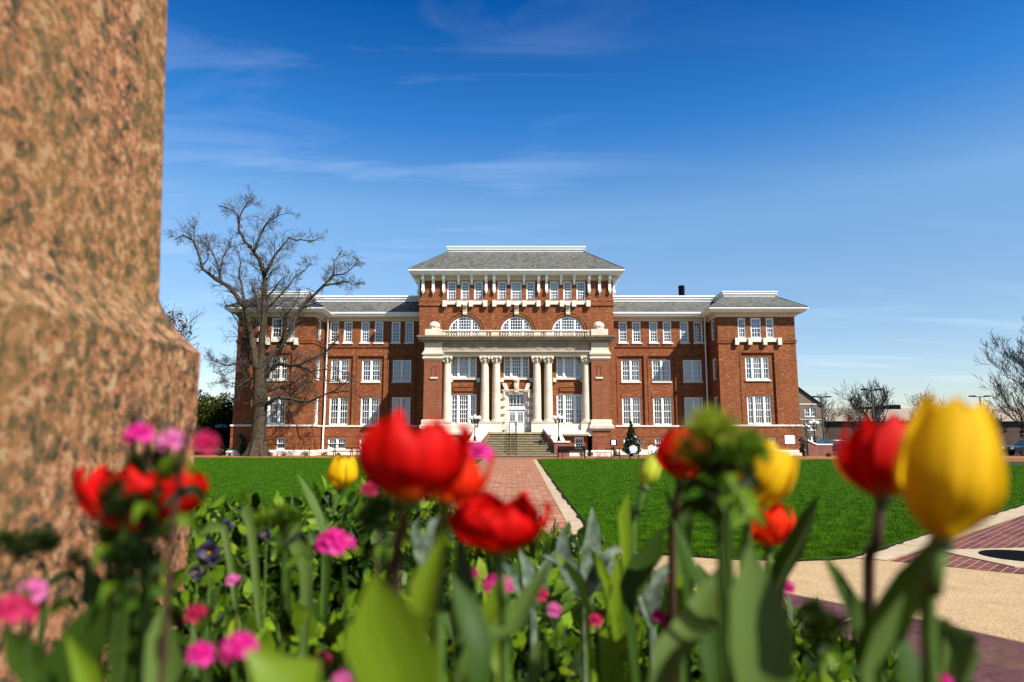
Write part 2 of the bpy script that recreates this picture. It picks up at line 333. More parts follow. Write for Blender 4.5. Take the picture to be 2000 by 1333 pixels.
PYEL = streak('yellow_petal', (.74,.35,.002), (.92,.66,.01), (.70,.38,.01), .4, .6, .12)
PBUD = streak('bud_petal', (.42,.52,.03), (.66,.68,.06), (.16,.3,.02), .35)
TLEAF = streak('tulip_leaf_mat', (.03,.085,.008), (.085,.17,.015), None, .3, .5, .2)
TLEAFB = streak('tulip_leaf_bright', (.13,.24,.006), (.28,.40,.02), None, .45, .45, .25)
TLEAFP = streak('tulip_leaf_pale', (.09,.17,.025), (.22,.33,.075), None, .35, .5, .15)
STEMK = leafy('shaded_green_stem', (.03,.07,.008), (.06,.12,.015), .1, .6, 20, .15); STEMG = leafy('green_stem', (.07,.15,.02), (.15,.26,.04), .1, .5); STEMD = leafy('dark_stem', (.05,.02,.015), (.09,.05,.025), .1, .5)
PINK = leafy('magenta_petal', (.58,.001,.17), (.82,.012,.34), .4, .6, 60); PINKL = leafy('light_pink_petal', (.72,.05,.36), (.88,.26,.55), .4, .6, 60); CRIM = leafy('crimson_petal', (.4,.005,.05), (.65,.01,.12), .4, .6, 60)
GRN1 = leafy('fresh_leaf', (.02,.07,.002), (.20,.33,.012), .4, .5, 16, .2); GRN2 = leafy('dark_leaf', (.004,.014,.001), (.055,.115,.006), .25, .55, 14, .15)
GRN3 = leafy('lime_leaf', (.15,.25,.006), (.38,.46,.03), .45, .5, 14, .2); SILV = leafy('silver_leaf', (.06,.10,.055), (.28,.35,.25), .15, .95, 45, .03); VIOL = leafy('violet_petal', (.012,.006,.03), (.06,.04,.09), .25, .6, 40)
BARK = simple('grey_bark', (.088,.064,.042), .95, .45, 5, .1, .9); BARKD = simple('dark_bark', (.05,.042,.036), .95, .3, 5, .1, .4); TWIG = simple('twig_bark', (.105,.08,.066), .95, .3, 4, .1, 0)
MAGN = leafy('magnolia_leaf', (.012,.035,.008), (.06,.085,.018), .2, .25, 3, .6); OAKG = leafy('evergreen_leaf', (.018,.032,.002), (.095,.11,.008), .2, .8, 1.2, .08); OAKD = leafy('dark_evergreen_leaf', (.006,.013,.002), (.03,.045,.006), .2, .7, 1.2, .08)
BROWNL = leafy('withered_leaf', (.10,.05,.015), (.24,.12,.03), .3, .7, 3)
CARP = simple('dark_blue_car_paint', (.012,.02,.05), .2, .1, 2, .6, 0, .4); CARS = simple('silver_car_paint', (.4,.42,.45), .25, .05, 2, .6, 0, .5); CGLASS = simple('car_glass', (.03,.04,.05), .08, .1, 2, .8, 0); RUB = simple('rubber', (.02,.02,.02), .8, .2, 5, .2, 0)
PALEROOF = simple('pale_roof', (.42,.34,.26), .7, .08, .1, .2, 0); BROWNW = simple('brown_concrete', (.09,.058,.04), .8, .2, .3, .2, 0)

# ================================================================== SETTING
def sheet(name, pts, z, mat, thick=None):
    m = MB()
    if thick: m.prism_z(pts, z-thick, z)
    else: m.quad(*[(x,y,z) for x,y in pts])
    return tag(m.build(name, mat), kind='structure')
sheet('ground', [(-900,-300),(900,-300),(900,1200),(-900,1200)], 0, EARTH)
sheet('plaza', [(-14,-14),(16,-14),(16,6),(38,26),(48,40),(28,38.3),(3,52.5),(-3,52.5),(-3,12),(-14,14)], .004, TAN)
sheet('brick_path', [(-2.45,10.35),(.95,10.35),(1.5,49.9),(-2.0,49.9)], .008, PATHB)
sheet('path_edging', [(.955,10.5),(1.245,10.5),(1.79,49.9),(1.505,49.9)], .012, CONC)
sheet('forecourt', [(-12,49.95),(1.8,49.95),(11.4,51.25),(22,50.2),(22,59.3),(-12,59.3)], .008, APRB)
sheet('diagonal_brick_walk', [(4.66,8.72),(10.03,13.73),(32,34.6),(46,22),(8.6,5.46)], .008, DIAGB)
sheet('walk_edging', [(4.29,8.93),(11.5,15.72),(36,38.9),(37,38.6),(10.03,13.75),(4.64,8.74)], .012, CONC)
sheet('mulch_bed', [(-60,54.6),(-24.6,55.3),(-12.05,53.6),(-12.05,64),(-60,64)], .010, MULCH)
sheet('planting_bed', [(10.5,56.6),(22.05,56.6),(22.05,51),(40,42),(44,60),(10.5,61)], .014, MULCH)
sheet('car_park', [(38,60),(160,60),(160,140),(38,140)], .006, ASPH)
RL = [(1.27,10.35),(1.36,9.84),(1.93,9.22),(2.57,8.92),(3.44,8.72),(4.24,8.95),(5.32,9.92),(11.45,15.78),(33,36.5),(27.5,38),(22.1,48.2),(11.4,51.1),(2.6,50.6),(1.82,49.7)]
LL = [(-2.55,10.3),(-2.1,49.8),(-12,53.5),(-24.6,55.2),(-60,54.5),(-60,50),(-18,16),(-8,9.5),(-5,8.9),(-3,9.2)]
sheet('lawn', RL, .03, LAWN, .03); sheet('lawn', LL, .03, LAWN, .03)
def edge_strip(pts, w=.09):
    m = MB()
    L = []
    for a, b in zip(pts[:-1], pts[1:]):
        a, b = Vector(a), Vector(b); k = max(1, min(90, int((b-a).length/.15))); d = (b-a).normalized(); n = Vector((-d.y, d.x))
        L += [(a.lerp(b, i/k), n*w*random.uniform(.35,1.25)) for i in range(k)]
    for (a, na), (b, nb) in zip(L[:-1], L[1:]): m.quad((a.x-na.x,a.y-na.y,.016),(b.x-nb.x,b.y-nb.y,.016),(b.x+nb.x,b.y+nb.y,.016),(a.x+na.x,a.y+na.y,.016))
    tag(m.build('soil_edge', SOIL), kind='structure')
edge_strip([RL[-1]]+RL[:9]); edge_strip([LL[1],LL[0],LL[-1],LL[-2],LL[-3],LL[-4]])
def inpoly(x, y, poly):
    r = np.zeros(len(x), bool); n = len(poly)
    for i in range(n):
        x0,y0 = poly[i]; x1,y1 = poly[(i+1)%n]
        c = ((y0 > y) != (y1 > y)) & (x < (x1-x0)*(y-y0)/(y1-y0+1e-12)+x0); r ^= c
    return r
BLADE = leafy('grass_blade', (.022,.075,.0002), (.12,.28,.001), .35, .6, 3, .08)
def grass():
    xs, ys = [], []
    for poly, xr in ((RL,(-1,24)),(LL,(-16,0))):
        n = 1300000; u = rng.random(n); y = 8.6+44*u**2.3; x = rng.uniform(-1,1,n)*(y*.82)
        k = inpoly(x, y, poly); xs.append(x[k]); ys.append(y[k])
    x = np.concatenate(xs); y = np.concatenate(ys); n = len(x)
    if n > 560000: k = rng.permutation(n)[:560000]; x = x[k]; y = y[k]; n = len(x)
    h = rng.uniform(.02,.05,n); w = .0018+.00030*y*rng.uniform(.6,1.3,n); a = rng.uniform(0,2*math.pi,n); lx = rng.normal(0,.018,n); ly = rng.normal(0,.018,n)
    v = np.empty((n,3,3)); v[:,0] = np.stack([x-np.cos(a)*w, y-np.sin(a)*w, np.full(n,.028)],1); v[:,1] = np.stack([x+np.cos(a)*w, y+np.sin(a)*w, np.full(n,.028)],1)
    v[:,2] = np.stack([x+lx, y+ly, .03+h],1)
    o = bpy.data.objects.new('grass', npmesh('grass', v.reshape(-1,3), 3, BLADE)); COL.objects.link(o); tag(o, 'short mown green grass blades covering both lawns', 'grass', kind='stuff')
grass()
jm = MB()
for i in range(1, 12):
    t = i/12*.55; a, b = Vector((4.29,8.93)).lerp(Vector((36,38.9)), t*.8), Vector((4.64,8.74)).lerp(Vector((37,38.6)), t*.8); d = (b-a).normalized(); n = Vector((-d.y,d.x))*.006; a = a+d*.02
    jm.quad((a.x-n.x,a.y-n.y,.014),(b.x-n.x,b.y-n.y,.014),(b.x+n.x,b.y+n.y,.014),(a.x+n.x,a.y+n.y,.014))
for i in range(30):
    y = 11.5+i*1.3; t = (y-10.5)/39.4; x0, x1 = .955+.55*t, 1.245+.545*t; jm.quad((x0,y-.006,.014),(x1,y-.006,.014),(x1,y+.006,.014),(x0,y+.006,.014))
tag(jm.build('edging_joints', SOIL), kind='structure')
# manhole in its concrete collar
mh = empty('manhole_cover', (6.5,8.98,.012), 'round black iron cover in a pale concrete collar on brick walk', 'manhole cover', rz=R(8))
MB().box(-.72,.72,-.62,.62,-.004,.008).build('concrete_collar', CONC, mh)
c = MB().lathe([(.47,0),(.47,.014),(.45,.016),(.43,.012),(.02,.012)], (0,0,.002), 40); 
for i in range(-4,5):
    for j in range(-4,5):
        if math.hypot(i,j)*.09 < .38: c.box(i*.09-.03,i*.09+.03,j*.09-.012,j*.09+.012,.013,.018)
c.build('lid', IRON, mh)

# ================================================================== BUILDING
B = empty('brick_building', (.4,61,0), 'long red brick hall with slate roofs, columned stone entrance and twin end wings', 'building')
def wall(mb, x0,x1,z0,z1,y,ops,reveal,ax='x',flip=1):
    """front wall face in plane y with rectangular openings and reveals running back"""
    xs = sorted({x0,x1,*[q for o in ops for q in o[:2]]}); zs = sorted({z0,z1,*[q for o in ops for q in o[2:4]]})
    def pt(x,yy,z): return (x,yy,z) if ax == 'x' else (yy,x,z)
    for i in range(len(xs)-1):
        for j in range(len(zs)-1):
            cx, cz = (xs[i]+xs[i+1])/2, (zs[j]+zs[j+1])/2
            if any(o[0] < cx < o[1] and o[2] < cz < o[3] for o in ops): continue
            mb.quad(pt(xs[i],y,zs[j]), pt(xs[i+1],y,zs[j]), pt(xs[i+1],y,zs[j+1]), pt(xs[i],y,zs[j+1]))
    for a,b,c_,d in [o[:4] for o in ops]:
        r = y+reveal*flip
        mb.quad(pt(a,y,c_),pt(a,r,c_),pt(a,r,d),pt(a,y,d)); mb.quad(pt(b,y,c_),pt(b,y,d),pt(b,r,d),pt(b,r,c_))
        mb.quad(pt(a,y,d),pt(a,r,d),pt(b,r,d),pt(b,y,d)); mb.quad(pt(a,y,c_),pt(b,y,c_),pt(b,r,c_),pt(a,r,c_))
WCACHE = {}
def wmesh(w, h, lights, cols, rows):
    key = (round(w,2), round(h,2), tuple(lights), cols, rows)
    if key in WCACHE: return WCACHE[key]
    m = MB(); g = MB(); t = .085
    m.box(-w/2,w/2,-.02,.1,0,t); m.box(-w/2,w/2,-.02,.1,h-t,h); m.box(-w/2,-w/2+t,-.02,.1,t,h-t); m.box(w/2-t,w/2,-.02,.1,t,h-t)
    tot = sum(lights); mul = .17; avail = w-2*t-mul*(len(lights)-1); x = -w/2+t
    for i, L in enumerate(lights):
        lw = avail*L/tot; a, b = x, x+lw; n = max(2, round(cols*L/max(lights)))
        if i: m.box(a-mul,a,-.05,.11,t,h-t)
        zm = h*.5; s = .05
        for (z0,z1,y0) in ((t,zm+.03,.05),(zm-.03,h-t,.02)):
            m.box(a,a+s,y0,y0+.045,z0,z1); m.box(b-s,b,y0,y0+.045,z0,z1); m.box(a+s,b-s,y0,y0+.045,z0,z0+s+.01); m.box(a+s,b-s,y0,y0+.045,z1-s,z1)
            for k in range(1,n): xx = a+s+(lw-2*s)*k/n; m.box(xx-.016,xx+.016,y0+.005,y0+.035,z0+s,z1-s)
            for k in range(1,rows): zz = z0+s+(z1-z0-2*s)*k/rows; m.box(a+s,b-s,y0+.007,y0+.033,zz-.016,zz+.016)
            g.quad((a+s,y0+.024,z0+s),(b-s,y0+.024,z0+s),(b-s,y0+.024,z1-s),(a+s,y0+.024,z1-s))
        x = b+mul
    WCACHE[key] = (m.build('window', WHITE, mesh_only=True), g.build('pane', GLASS, mesh_only=True)); return WCACHE[key]
def window(x0,x1,z0,z1,y,lights=(1,),cols=3,rows=2,rot=0,cur=None,parent=B,sill=None,seed=None):
    w, h = x1-x0, z1-z0; fm, gm_ = wmesh(w,h,lights,cols,rows)
    if rot == 0: loc = ((x0+x1)/2, y, z0)
    else: loc = (y, (x0+x1)/2, z0)
    o = inst('window', fm, parent, loc, (0,0,rot)); inst('pane', gm_, o)
    r = random.random()
    cm = cur or random.choice((CURT,CURT,CURTG)); m = MB()
    if r < .45: spans = [(-w/2,w/2,.02,h)]
    elif r < .66: spans = [(-w/2,-w/2+w*.33,.02,h),(w/2-w*.3,w/2,.02,h)]
    elif r < .88: spans = [(-w/2,w/2,h*random.choice((.5,.3,.6)),h)]
    else: spans = [(-w/2,-w/2+w*.16,.02,h),(w/2-w*.14,w/2,.02,h)]
    ph = random.random()*6
    for a,b,c_,d in spans:
        n = max(6,int((b-a)/.05)); 
        for i in range(n):
            xa, xb = a+(b-a)*i/n, a+(b-a)*(i+1)/n; ya = .30+.022*math.sin(xa*38+ph)+.02*math.sin(xa*91); yb = .30+.022*math.sin(xb*38+ph)+.02*math.sin(xb*91)
            m.quad((xa,ya,c_),(xb,yb,c_),(xb,yb,d),(xa,ya,d))
    m.build('curtain', cm, o); return o
YP = -.95  # wall behind the columns
YB = 14.0   # back of the building
# ---- recessed ranges
TOPW = [(9.73,10.54),(11.0,11.83),(12.62,13.44),(13.92,14.74),(15.54,16.36),(16.84,17.68)]
MIDW = [(9.92,11.66),(12.82,14.56),(15.75,17.49)]; PAN = [(9.57,11.99),(12.48,14.90),(15.41,17.84)]
BASW = [(9.95,11.62),(12.85,14.52),(15.78,17.45)]
def rng_side(sg):
    m = MB(); q = lambda L: [(min(sg*a,sg*b),max(sg*a,sg*b)) for a,b in L]
    x0, x1 = sorted((sg*8.8, sg*18.2))
    wall(m,x0,x1,2.73,12.9,3.0,[(a,b,10.49,12.52) for a,b in q(TOPW)]+[(a,b,2.73,9.19) for a,b in q(PAN)],.13)
    for (pa,pb),(a,b) in zip(q(PAN),q(MIDW)):
        wall(m,pa,pb,2.73,9.19,3.13,[(a,b,2.73,5.34),(a,b,6.82,8.86)],.16)
        # raised brick border of the panel
        m.box(pa-.13,pa-.02,2.955,3.0,2.75,9.3); m.box(pb+.02,pb+.13,2.955,3.0,2.75,9.3); m.box(pa-.02,pb+.02,2.955,3.0,9.21,9.3)
        m.box(a-.12,b+.12,3.09,3.13,5.36,5.62)
    for z in (.5,1.03,1.70): 
        z2 = {.5:1.0,1.03:1.67,1.70:2.33}[z]; wall(m,x0,x1,z,z2,2.90,[(a,b,max(z,.5),min(z2,1.55)) for a,b in q(BASW) if z < 1.5],.2)
    wall(m,x0,x1,1.0,1.03,2.94,[(a,b,1.0,1.03) for a,b in q(BASW)],.2); m.box(x0,x1,2.94,3.0,1.67,1.70); m.box(x0,x1,2.92,3.0,2.33,2.57)
    m.box(x0,x1,2.94,3.0,10.02,10.2)
    n = int((x1-x0)/.16)
    for i in range(n): m.box(x0+i*.16+.02,x0+i*.16+.1,2.9,2.94,10.03,10.13)
    m.build('wall', BRICK, B)
    s = MB()
    for a,b in q(TOPW): s.box(a-.09,b+.09,2.87,3.1,10.36,10.49)
    for a,b in q(MIDW): s.box(a-.06,b+.06,3.03,3.25,6.68,6.82)
    s.box(x0,x1,2.84,3.25,2.57,2.73); wall(s,x0,x1,0,.5,2.72,[],.2); s.quad((x0,2.72,.5),(x1,2.72,.5),(x1,3.0,.5),(x0,3.0,.5))
    for a,b in q(BASW): s.box(a-.05,b+.05,2.86,3.08,.5,.545)
    s.build('stone_trim', STONEL, B)
    for a,b in q(TOPW): window(a,b,10.49,12.52,3.08,(1,),3,3)
    for a,b in q(MIDW): window(a,b,6.82,8.86,3.22,(1,1),3,2); window(a,b,2.73,5.34,3.22,(1,1),3,2)
    for a,b in q(BASW): window(a,b,.545,1.55,3.02,(1,1),3,1)
    d = MB(); d.box(min(sg*8.9,sg*18.1),max(sg*8.9,sg*18.1),3.9,YB-.5,.1,12.7); d.build('interior', DARK, B)
    # frieze, eave, roof, cap
    f = MB(); f.box(x0,x1,2.93,3.1,12.55,12.9); f.build('frieze', CREAM, B)
    e = MB(); prof = [(0,12.87),(.62,12.87),(.64,12.93),(.70,12.95),(.74,13.10),(.82,13.14),(.82,13.28),(.4,13.36),(0,13.36)]
    xa, xb = (8.8,18.2) if sg > 0 else (-18.2,-8.8); e.sweep([(xa,2.95),(xb,2.95)], prof); e.build('eave', WHITE, B)
    r = MB(); xr = sorted((sg*8.8, sg*21.5))
    r.quad((xr[0],2.3,13.3),(xr[1],2.3,13.3),(xr[1],5.5,14.95),(xr[0],5.5,14.95)); r.quad((xr[0],5.5,14.95),(xr[1],5.5,14.95),(xr[1],10.5,14.95),(xr[0],10.5,14.95)); r.quad((xr[0],10.5,14.95),(xr[1],10.5,14.95),(xr[1],YB+.6,13.3),(xr[0],YB+.6,13.3))
    r.build('roof', SLATE, B)
    c = MB(); c.sweep([(xr[0],5.45),(xr[1],5.45)], [(0,14.93),(.10,14.93),(.10,15.1),(.2,15.16),(.2,15.28),(.28,15.36),(.28,15.5),(0,15.5)]); c.box(xr[0],xr[1],5.45,10.5,15.0,15.48); c.build('roof_cap', WHITE, B)
    # back
    bk = MB(); bk.quad((x0,YB,0),(x1,YB,0),(x1,YB,13),(x0,YB,13)); bk.build('wall', BRICK, B)
for sg in (-1,1): rng_side(sg)
# ---- end wings
def wing(sg):
    m = MB(); M = lambda a,b: (min(sg*a,sg*b),max(sg*a,sg*b))
    x0,x1 = M(18.2,25.2)
    W3 = [M(20.05,20.76),M(21.2,22.16),M(22.6,23.31)]; WM = M(20.6,22.76); PN = M(20.2,23.16); BW = [M(20.4,21.2),M(22.2,23.0)]
    wall(m,x0,x1,2.73,12.9,0,[(a,b,10.47,12.34) for a,b in W3]+[(PN[0],PN[1],2.73,9.14)],.13)
    wall(m,PN[0],PN[1],2.73,9.14,.13,[(WM[0],WM[1],2.75,5.29),(WM[0],WM[1],6.73,8.77)],.16)
    m.box(PN[0]-.14,PN[0]-.02,-.045,0,2.75,9.27); m.box(PN[1]+.02,PN[1]+.14,-.045,0,2.75,9.27); m.box(PN[0]-.02,PN[1]+.02,-.045,0,9.16,9.27); m.box(WM[0]-.12,WM[1]+.12,.09,.13,5.31,5.58)
    # inner return with windows, outer side
    xi, xo = sg*18.2, sg*25.2
    wall(m,0,3.2,2.73,12.9,xi,[(.9,2.1,10.49,12.4),(.9,2.1,6.8,8.8),(.9,2.1,2.75,5.3)],.16,'y',sg)
    OS = [(a,a+1.7) for a in (2.2,6.4,10.6)]
    wall(m,0,YB,2.73,12.9,xo,[(a,b,z0,z1) for a,b in OS for z0,z1 in ((10.49,12.4),(6.8,8.8),(2.75,5.3))],.16,'y',-sg)
    m.quad((x0,YB,0),(x1,YB,0),(x1,YB,12.9),(x0,YB,12.9))
    path = [(x0,3.0),(x0,0),(x1,0),(x1,YB)] if True else 0
    def band(mb, out, z0, z1): 
        p = [(18.2,3.0),(18.2,0),(25.2,0),(25.2,YB)]
        t = MB(); t.sweep(p, [(-.02,z0),(out,z0),(out,z1),(-.02,z1)])
        mb.add([(sg*x,y,z) for x,y,z in t.v], t.f)
    for z0,z1 in ((1.03,1.67),(1.70,2.33)): 
        pass
    def frontband(z0,z1,y,ops=()): wall(m,x0,x1,z0,z1,y,[(a,b,max(z0,.5),min(z1,1.6)) for a,b in BW if z0 < 1.6],.2)
    frontband(.5,1.0,-.10); frontband(1.0,1.03,-.06); frontband(1.03,1.67,-.10); frontband(1.67,1.70,-.06); frontband(1.70,2.33,-.10)
    for s2, xx, ya, yb in ((-1,xi,-.10,3.0),(1,xo,-.10,YB)):
        for z0,z1,o in ((.5,1.0,.1),(1.0,1.03,.06),(1.03,1.67,.1),(1.67,1.70,.06),(1.70,2.33,.1)):
            xx2 = xx+sg*s2*o; m.quad((xx2,ya+(.04 if o < .1 else 0),z0),(xx2,yb,z0),(xx2,yb,z1),(xx2,ya+(.04 if o < .1 else 0),z1))
            m.quad((xx,ya+(.1-o),z0),(xx2,ya+(.1-o),z0),(xx2,ya+(.1-o),z1),(xx,ya+(.1-o),z1))
    band(m,.08,2.33,2.57); band(m,.06,10.0,10.31); band(m,.10,10.24,10.31)
    for i in range(int(7/.16)): 
        xx = x0+i*.16; m.box(xx+.03,xx+.11,-.09,-.055,10.03,10.15)
    m.build('wall', BRICK, B)
    s = MB(); band(s,.15,2.57,2.73)
    t = MB(); t.sweep([(18.2,3.0),(18.2,0),(25.2,0),(25.2,YB)], [(-.1,0),(.32,0),(.32,.36),(.24,.5),(-.1,.5)]); s.add([(sg*x,y,z) for x,y,z in t.v], t.f)
    a,b = M(19.65,23.85); s.box(a,b,-.18,.1,10.12,10.47)
    for p in ((19.65,20.0),(20.84,21.18),(22.18,22.52),(23.5,23.85)): a,b = M(*p); s.box(a,b,-.32,.05,9.84,10.473)
    s.box(WM[0]-.06,WM[1]+.06,.02,.25,6.59,6.73)
    for a,b in BW: s.box(a-.05,b+.05,-.14,.1,.5,.545)
    s.build('stone_trim', STONEL, B)
    for (a,b),l in zip(W3,(1,1,1)): window(a,b,10.47,12.34,.08,(1,),3,2)
    window(WM[0],WM[1],6.73,8.77,.22,(.62,1,.62),4,2); window(WM[0],WM[1],2.75,5.29,.22,(.62,1,.62),4,2)
    for a,b in BW: window(a,b,.545,1.6,.05,(1,),3,1)
    rz = R(-90)*sg
    for z0,z1 in ((10.49,12.4),(6.8,8.8),(2.75,5.3)):
        window(.9,2.1,z0,z1,xi+sg*.09,(1,),3,2,rot=rz)
        for a,b in OS: window(a,b,z0,z1,xo-sg*.09,(1,1),3,2,rot=-rz)
    d = MB(); a,b = M(19.1,24.3); d.box(a,b,.9,YB-.5,.1,12.7); d.build('interior', DARK, B)
    f = MB(); t = MB(); t.sweep([(18.2,3.0),(18.2,0),(25.2,0),(25.2,YB)], [(-.02,12.42),(.07,12.42),(.07,12.62),(.16,12.80),(-.02,12.80)]); f.add([(sg*x,y,z) for x,y,z in t.v], t.f); f.build('frieze', CREAM, B)
    e = MB(); t = MB(); prof = [(0,12.80),(.70,12.78),(.72,12.85),(.78,12.87),(.86,12.99),(.95,13.02),(.97,13.14),(.5,13.22),(0,13.22)]
    t.sweep([(18.2,2.4),(18.2,0),(25.2,0),(25.2,YB)], prof); e.add([(sg*x,y,z) for x,y,z in t.v], t.f); e.build('eave', WHITE, B)
    r = MB(); E = [(17.3,-.9),(26.1,-.9),(26.1,YB+.8),(17.3,YB+.8)]; T = [(19.85,3.0),(24.75,3.0),(24.75,YB-3),(19.85,YB-3)]
    vs = [(sg*x,y,13.2) for x,y in E]+[(sg*x,y,14.97) for x,y in T]; r.add(vs, [(i,(i+1)%4,4+(i+1)%4,4+i) for i in range(4)]+[(4,5,6,7)]); r.build('roof', SLATE, B)
    c = MB(); t = MB(); t.sweep(T, [(0,14.93),(.04,14.93),(.04,15.1),(.14,15.15),(.14,15.27),(.2,15.33),(.2,15.44),(0,15.47)], True); t.box(19.85,24.75,3.0,YB-3,15.0,15.46); c.add([(sg*x,y,z) for x,y,z in t.v], t.f); c.build('roof_cap', WHITE, B)
    # hip ridges
    h = MB(); 
    for i in range(4): h.tube([vs[i],vs[4+i]], .045, 5)
    h.build('ridge_roll', simple('lead_ridge', (.07,.075,.08), .5), B)
    # rainwater pipe in the inner corner
    p = MB(); X = sg*17.85; p.tube([(X-sg*.15,2.2,12.75),(X-sg*.1,2.3,12.5),(X,2.8,12.1),(X,2.84,2.9),(X,2.66,2.6),(X,2.66,.3),(X,2.5,.15)], .075, 10)
    for z in (11,8,5,1.5): p.tube([(X,2.84 if z > 2.6 else 2.66,z),(X,2.84 if z > 2.6 else 2.66,z+.1)], .1, 10)
    p.build('downpipe', WHITE, B, True)
for sg in (-1,1): wing(sg)
MB().box(23.68,24.55,-.14,-.1,1.04,1.78).build('plaque', WHITE, B)
# ---- central block
def central():
    m = MB(); G = [(-6.3,-5.48),(-5.06,-4.28),(-3.85,-3.05),(-1.7,-.9),(-.5,.5),(.9,1.7),(3.05,3.85),(4.28,5.06),(5.48,6.3)]
    AC = (-4.67,0,4.67); RA = 1.43; ZC = 11.04
    LW = [(-5.79,-3.52),(3.52,5.79)]; UW = [(-5.79,-3.52),(-1.13,1.13),(3.52,5.79)]
    ops = [(a,b,13.89,15.73) for a,b in G]+[(c-RA,c+RA,10.36,ZC+RA) for c in AC]
    wall(m,-8.8,8.8,10.2,16.3,0,ops,.2)
    wall(m,-6.9,6.9,2.03,10.2,YP,[(a,b,6.79,8.76) for a,b in UW]+[(a,b,2.74,5.35) for a,b in LW]+[(-1.05,1.05,2.03,5.4)],.2)
    for c in AC:     # spandrels fill the square corners above the arches
        for yy in (0,):
            N_ = 24; arc = [(c+RA*math.cos(math.pi*k/N_), ZC+RA*math.sin(math.pi*k/N_)) for k in range(N_+1)]
            for k in range(N_):
                a, b = arc[k], arc[k+1]; m.quad((a[0],0.001,a[1]),(a[0],0.001,ZC+RA),(b[0],0.001,ZC+RA),(b[0],0.001,b[1])); m.quad((a[0],0.001,a[1]),(b[0],0.001,b[1]),(b[0],.2,b[1]),(a[0],.2,a[1]))
        def ring(r0,r1,out):
            t = MB(); n = 28
            for k in range(n):
                a0, a1 = math.pi*k/n, math.pi*(k+1)/n
                p = [(c+r*math.cos(a), ZC+r*math.sin(a)) for r,a in ((r0,a0),(r1,a0),(r1,a1),(r0,a1))]
                t.add([(x,-out,z) for x,z in p]+[(x,.0,z) for x,z in p], [(0,1,2,3),(0,4,5,1),(2,6,7,3)])
            m.add(t.v, t.f); m.box(c-r1,c-r0,-out,0,10.36,ZC); m.box(c+r0,c+r1,-out,0,10.36,ZC)
        ring(1.50,1.66,.05); ring(1.74,1.88,.09)
    for x in (-8.8,8.8): m.quad((x,0,0),(x,YB,0),(x,YB,16.3),(x,0,16.3))
    m.quad((-8.8,YB,0),(8.8,YB,0),(8.8,YB,16.3),(-8.8,YB,16.3))
    m.quad((-8.8,0,0),(-6.5,0,0),(-6.5,0,10.2),(-8.8,0,10.2)); m.quad((6.5,0,0),(8.8,0,0),(8.8,0,10.2),(6.5,0,10.2))
    # string course with dog-tooth
    t = [(-8.8,3),(-8.8,0),(8.8,0),(8.8,3)]; m.sweep(t, [(-.02,13.46),(.10,13.46),(.10,13.55),(.05,13.57),(.05,14.02),(-.02,14.05)])
    for i in range(110): 
        x = -8.75+i*.16
        if not any(a-.5 < x < b+.45 for a,b in ((-6.3,-3.05),(-1.7,1.7),(3.05,6.3))): m.box(x,x+.08,-.085,-.05,13.86,13.94)
    # brick panels under the first-floor windows
    for a,b in ((-5.55,-3.78),(3.78,5.4)):
        m.box(a,b,YP-.10,YP,5.62,5.68); m.box(a,b,YP-.10,YP,5.98,6.04); m.box(a,a+.06,YP-.1,YP,5.68,5.98); m.box(b-.06,b,YP-.1,YP,5.68,5.98); m.box(a+.06,b-.06,YP-.05,YP,5.68,5.98)
    m.build('wall', BRICK, B)
    for i,(a,b) in enumerate(G): window(a,b,13.89,15.73,.08,(1,),4 if i != 4 else 5,3,cur=CURTV if i < 5 and i != 4 else CURT)
    for a,b in UW: window(a,b,6.79,8.76,YP+.1,(.62,1,.62),4,3)
    for a,b in LW: window(a,b,2.74,5.35,YP+.1,(.62,1,.62),4,3)
    for c in AC: # arched windows
        w = MB(); g = MB(); N_ = 24; r0, r1 = RA-.12, RA; zb = 10.38-ZC
        for k in range(N_):
            a0,a1 = math.pi*k/N_, math.pi*(k+1)/N_; p = [(r*math.cos(a), r*math.sin(a)) for r,a in ((r0,a0),(r1,a0),(r1,a1),(r0,a1))]
            w.add([(x,-.03,z) for x,z in p]+[(x,.08,z) for x,z in p], [(0,1,2,3),(0,4,7,3),(1,2,6,5),(4,5,6,7)])
        w.box(-RA,-r0,-.03,.08,zb,0); w.box(r0,RA,-.03,.08,zb,0)
        hh = lambda x: math.sqrt(max(0,r0*r0-x*x))
        for x in (-.62,.62): w.box(x-.09,x+.09,-.04,.09,zb,hh(abs(x)+.09)+.02)
        w.box(-r0,r0,-.02,.07,.17,.26); w.box(-r0,r0,-.02,.07,zb,zb+.08)
        for x in (-1.13,-.87,-.35,-.12,.12,.35,.87,1.13): w.box(x-.016,x+.016,.0,.045,zb,hh(x))
        for z in (-.35,-.1,.52,.8,1.07): x = hh(z) if z > 0 else r0; w.box(-x,x,.002,.043,z-.016,z+.016)
        pts = [(r0*math.cos(math.pi*k/N_), .022, r0*math.sin(math.pi*k/N_)) for k in range(N_+1)]+[(-r0,.022,zb),(r0,.022,zb)]; g.quad(*pts)
        o = w.build('window', WHITE, B); o.location = (c,.1,ZC); g.build('pane', GLASS, o)
        cu = MB()
        for i in range(30):
            xa = -r0+2*r0*i/30; xb = -r0+2*r0*(i+1)/30; 
            if c == 0 and abs((xa+xb)/2) < .5: continue
            cu.quad((xa,.3+.025*math.sin(i*2.3),zb),(xb,.3+.025*math.sin(i*2.3+2.3),zb),(xb,.3+.025*math.sin(i*2.3+2.3),hh(xb)*.98),(xa,.3+.025*math.sin(i*2.3),hh(xa)*.98))
        cu.build('curtain', CURT, o)
    MB().box(-8.0,8.0,1.0,YB-.5,.3,16.2).build('interior', DARK, B)
    s = MB()
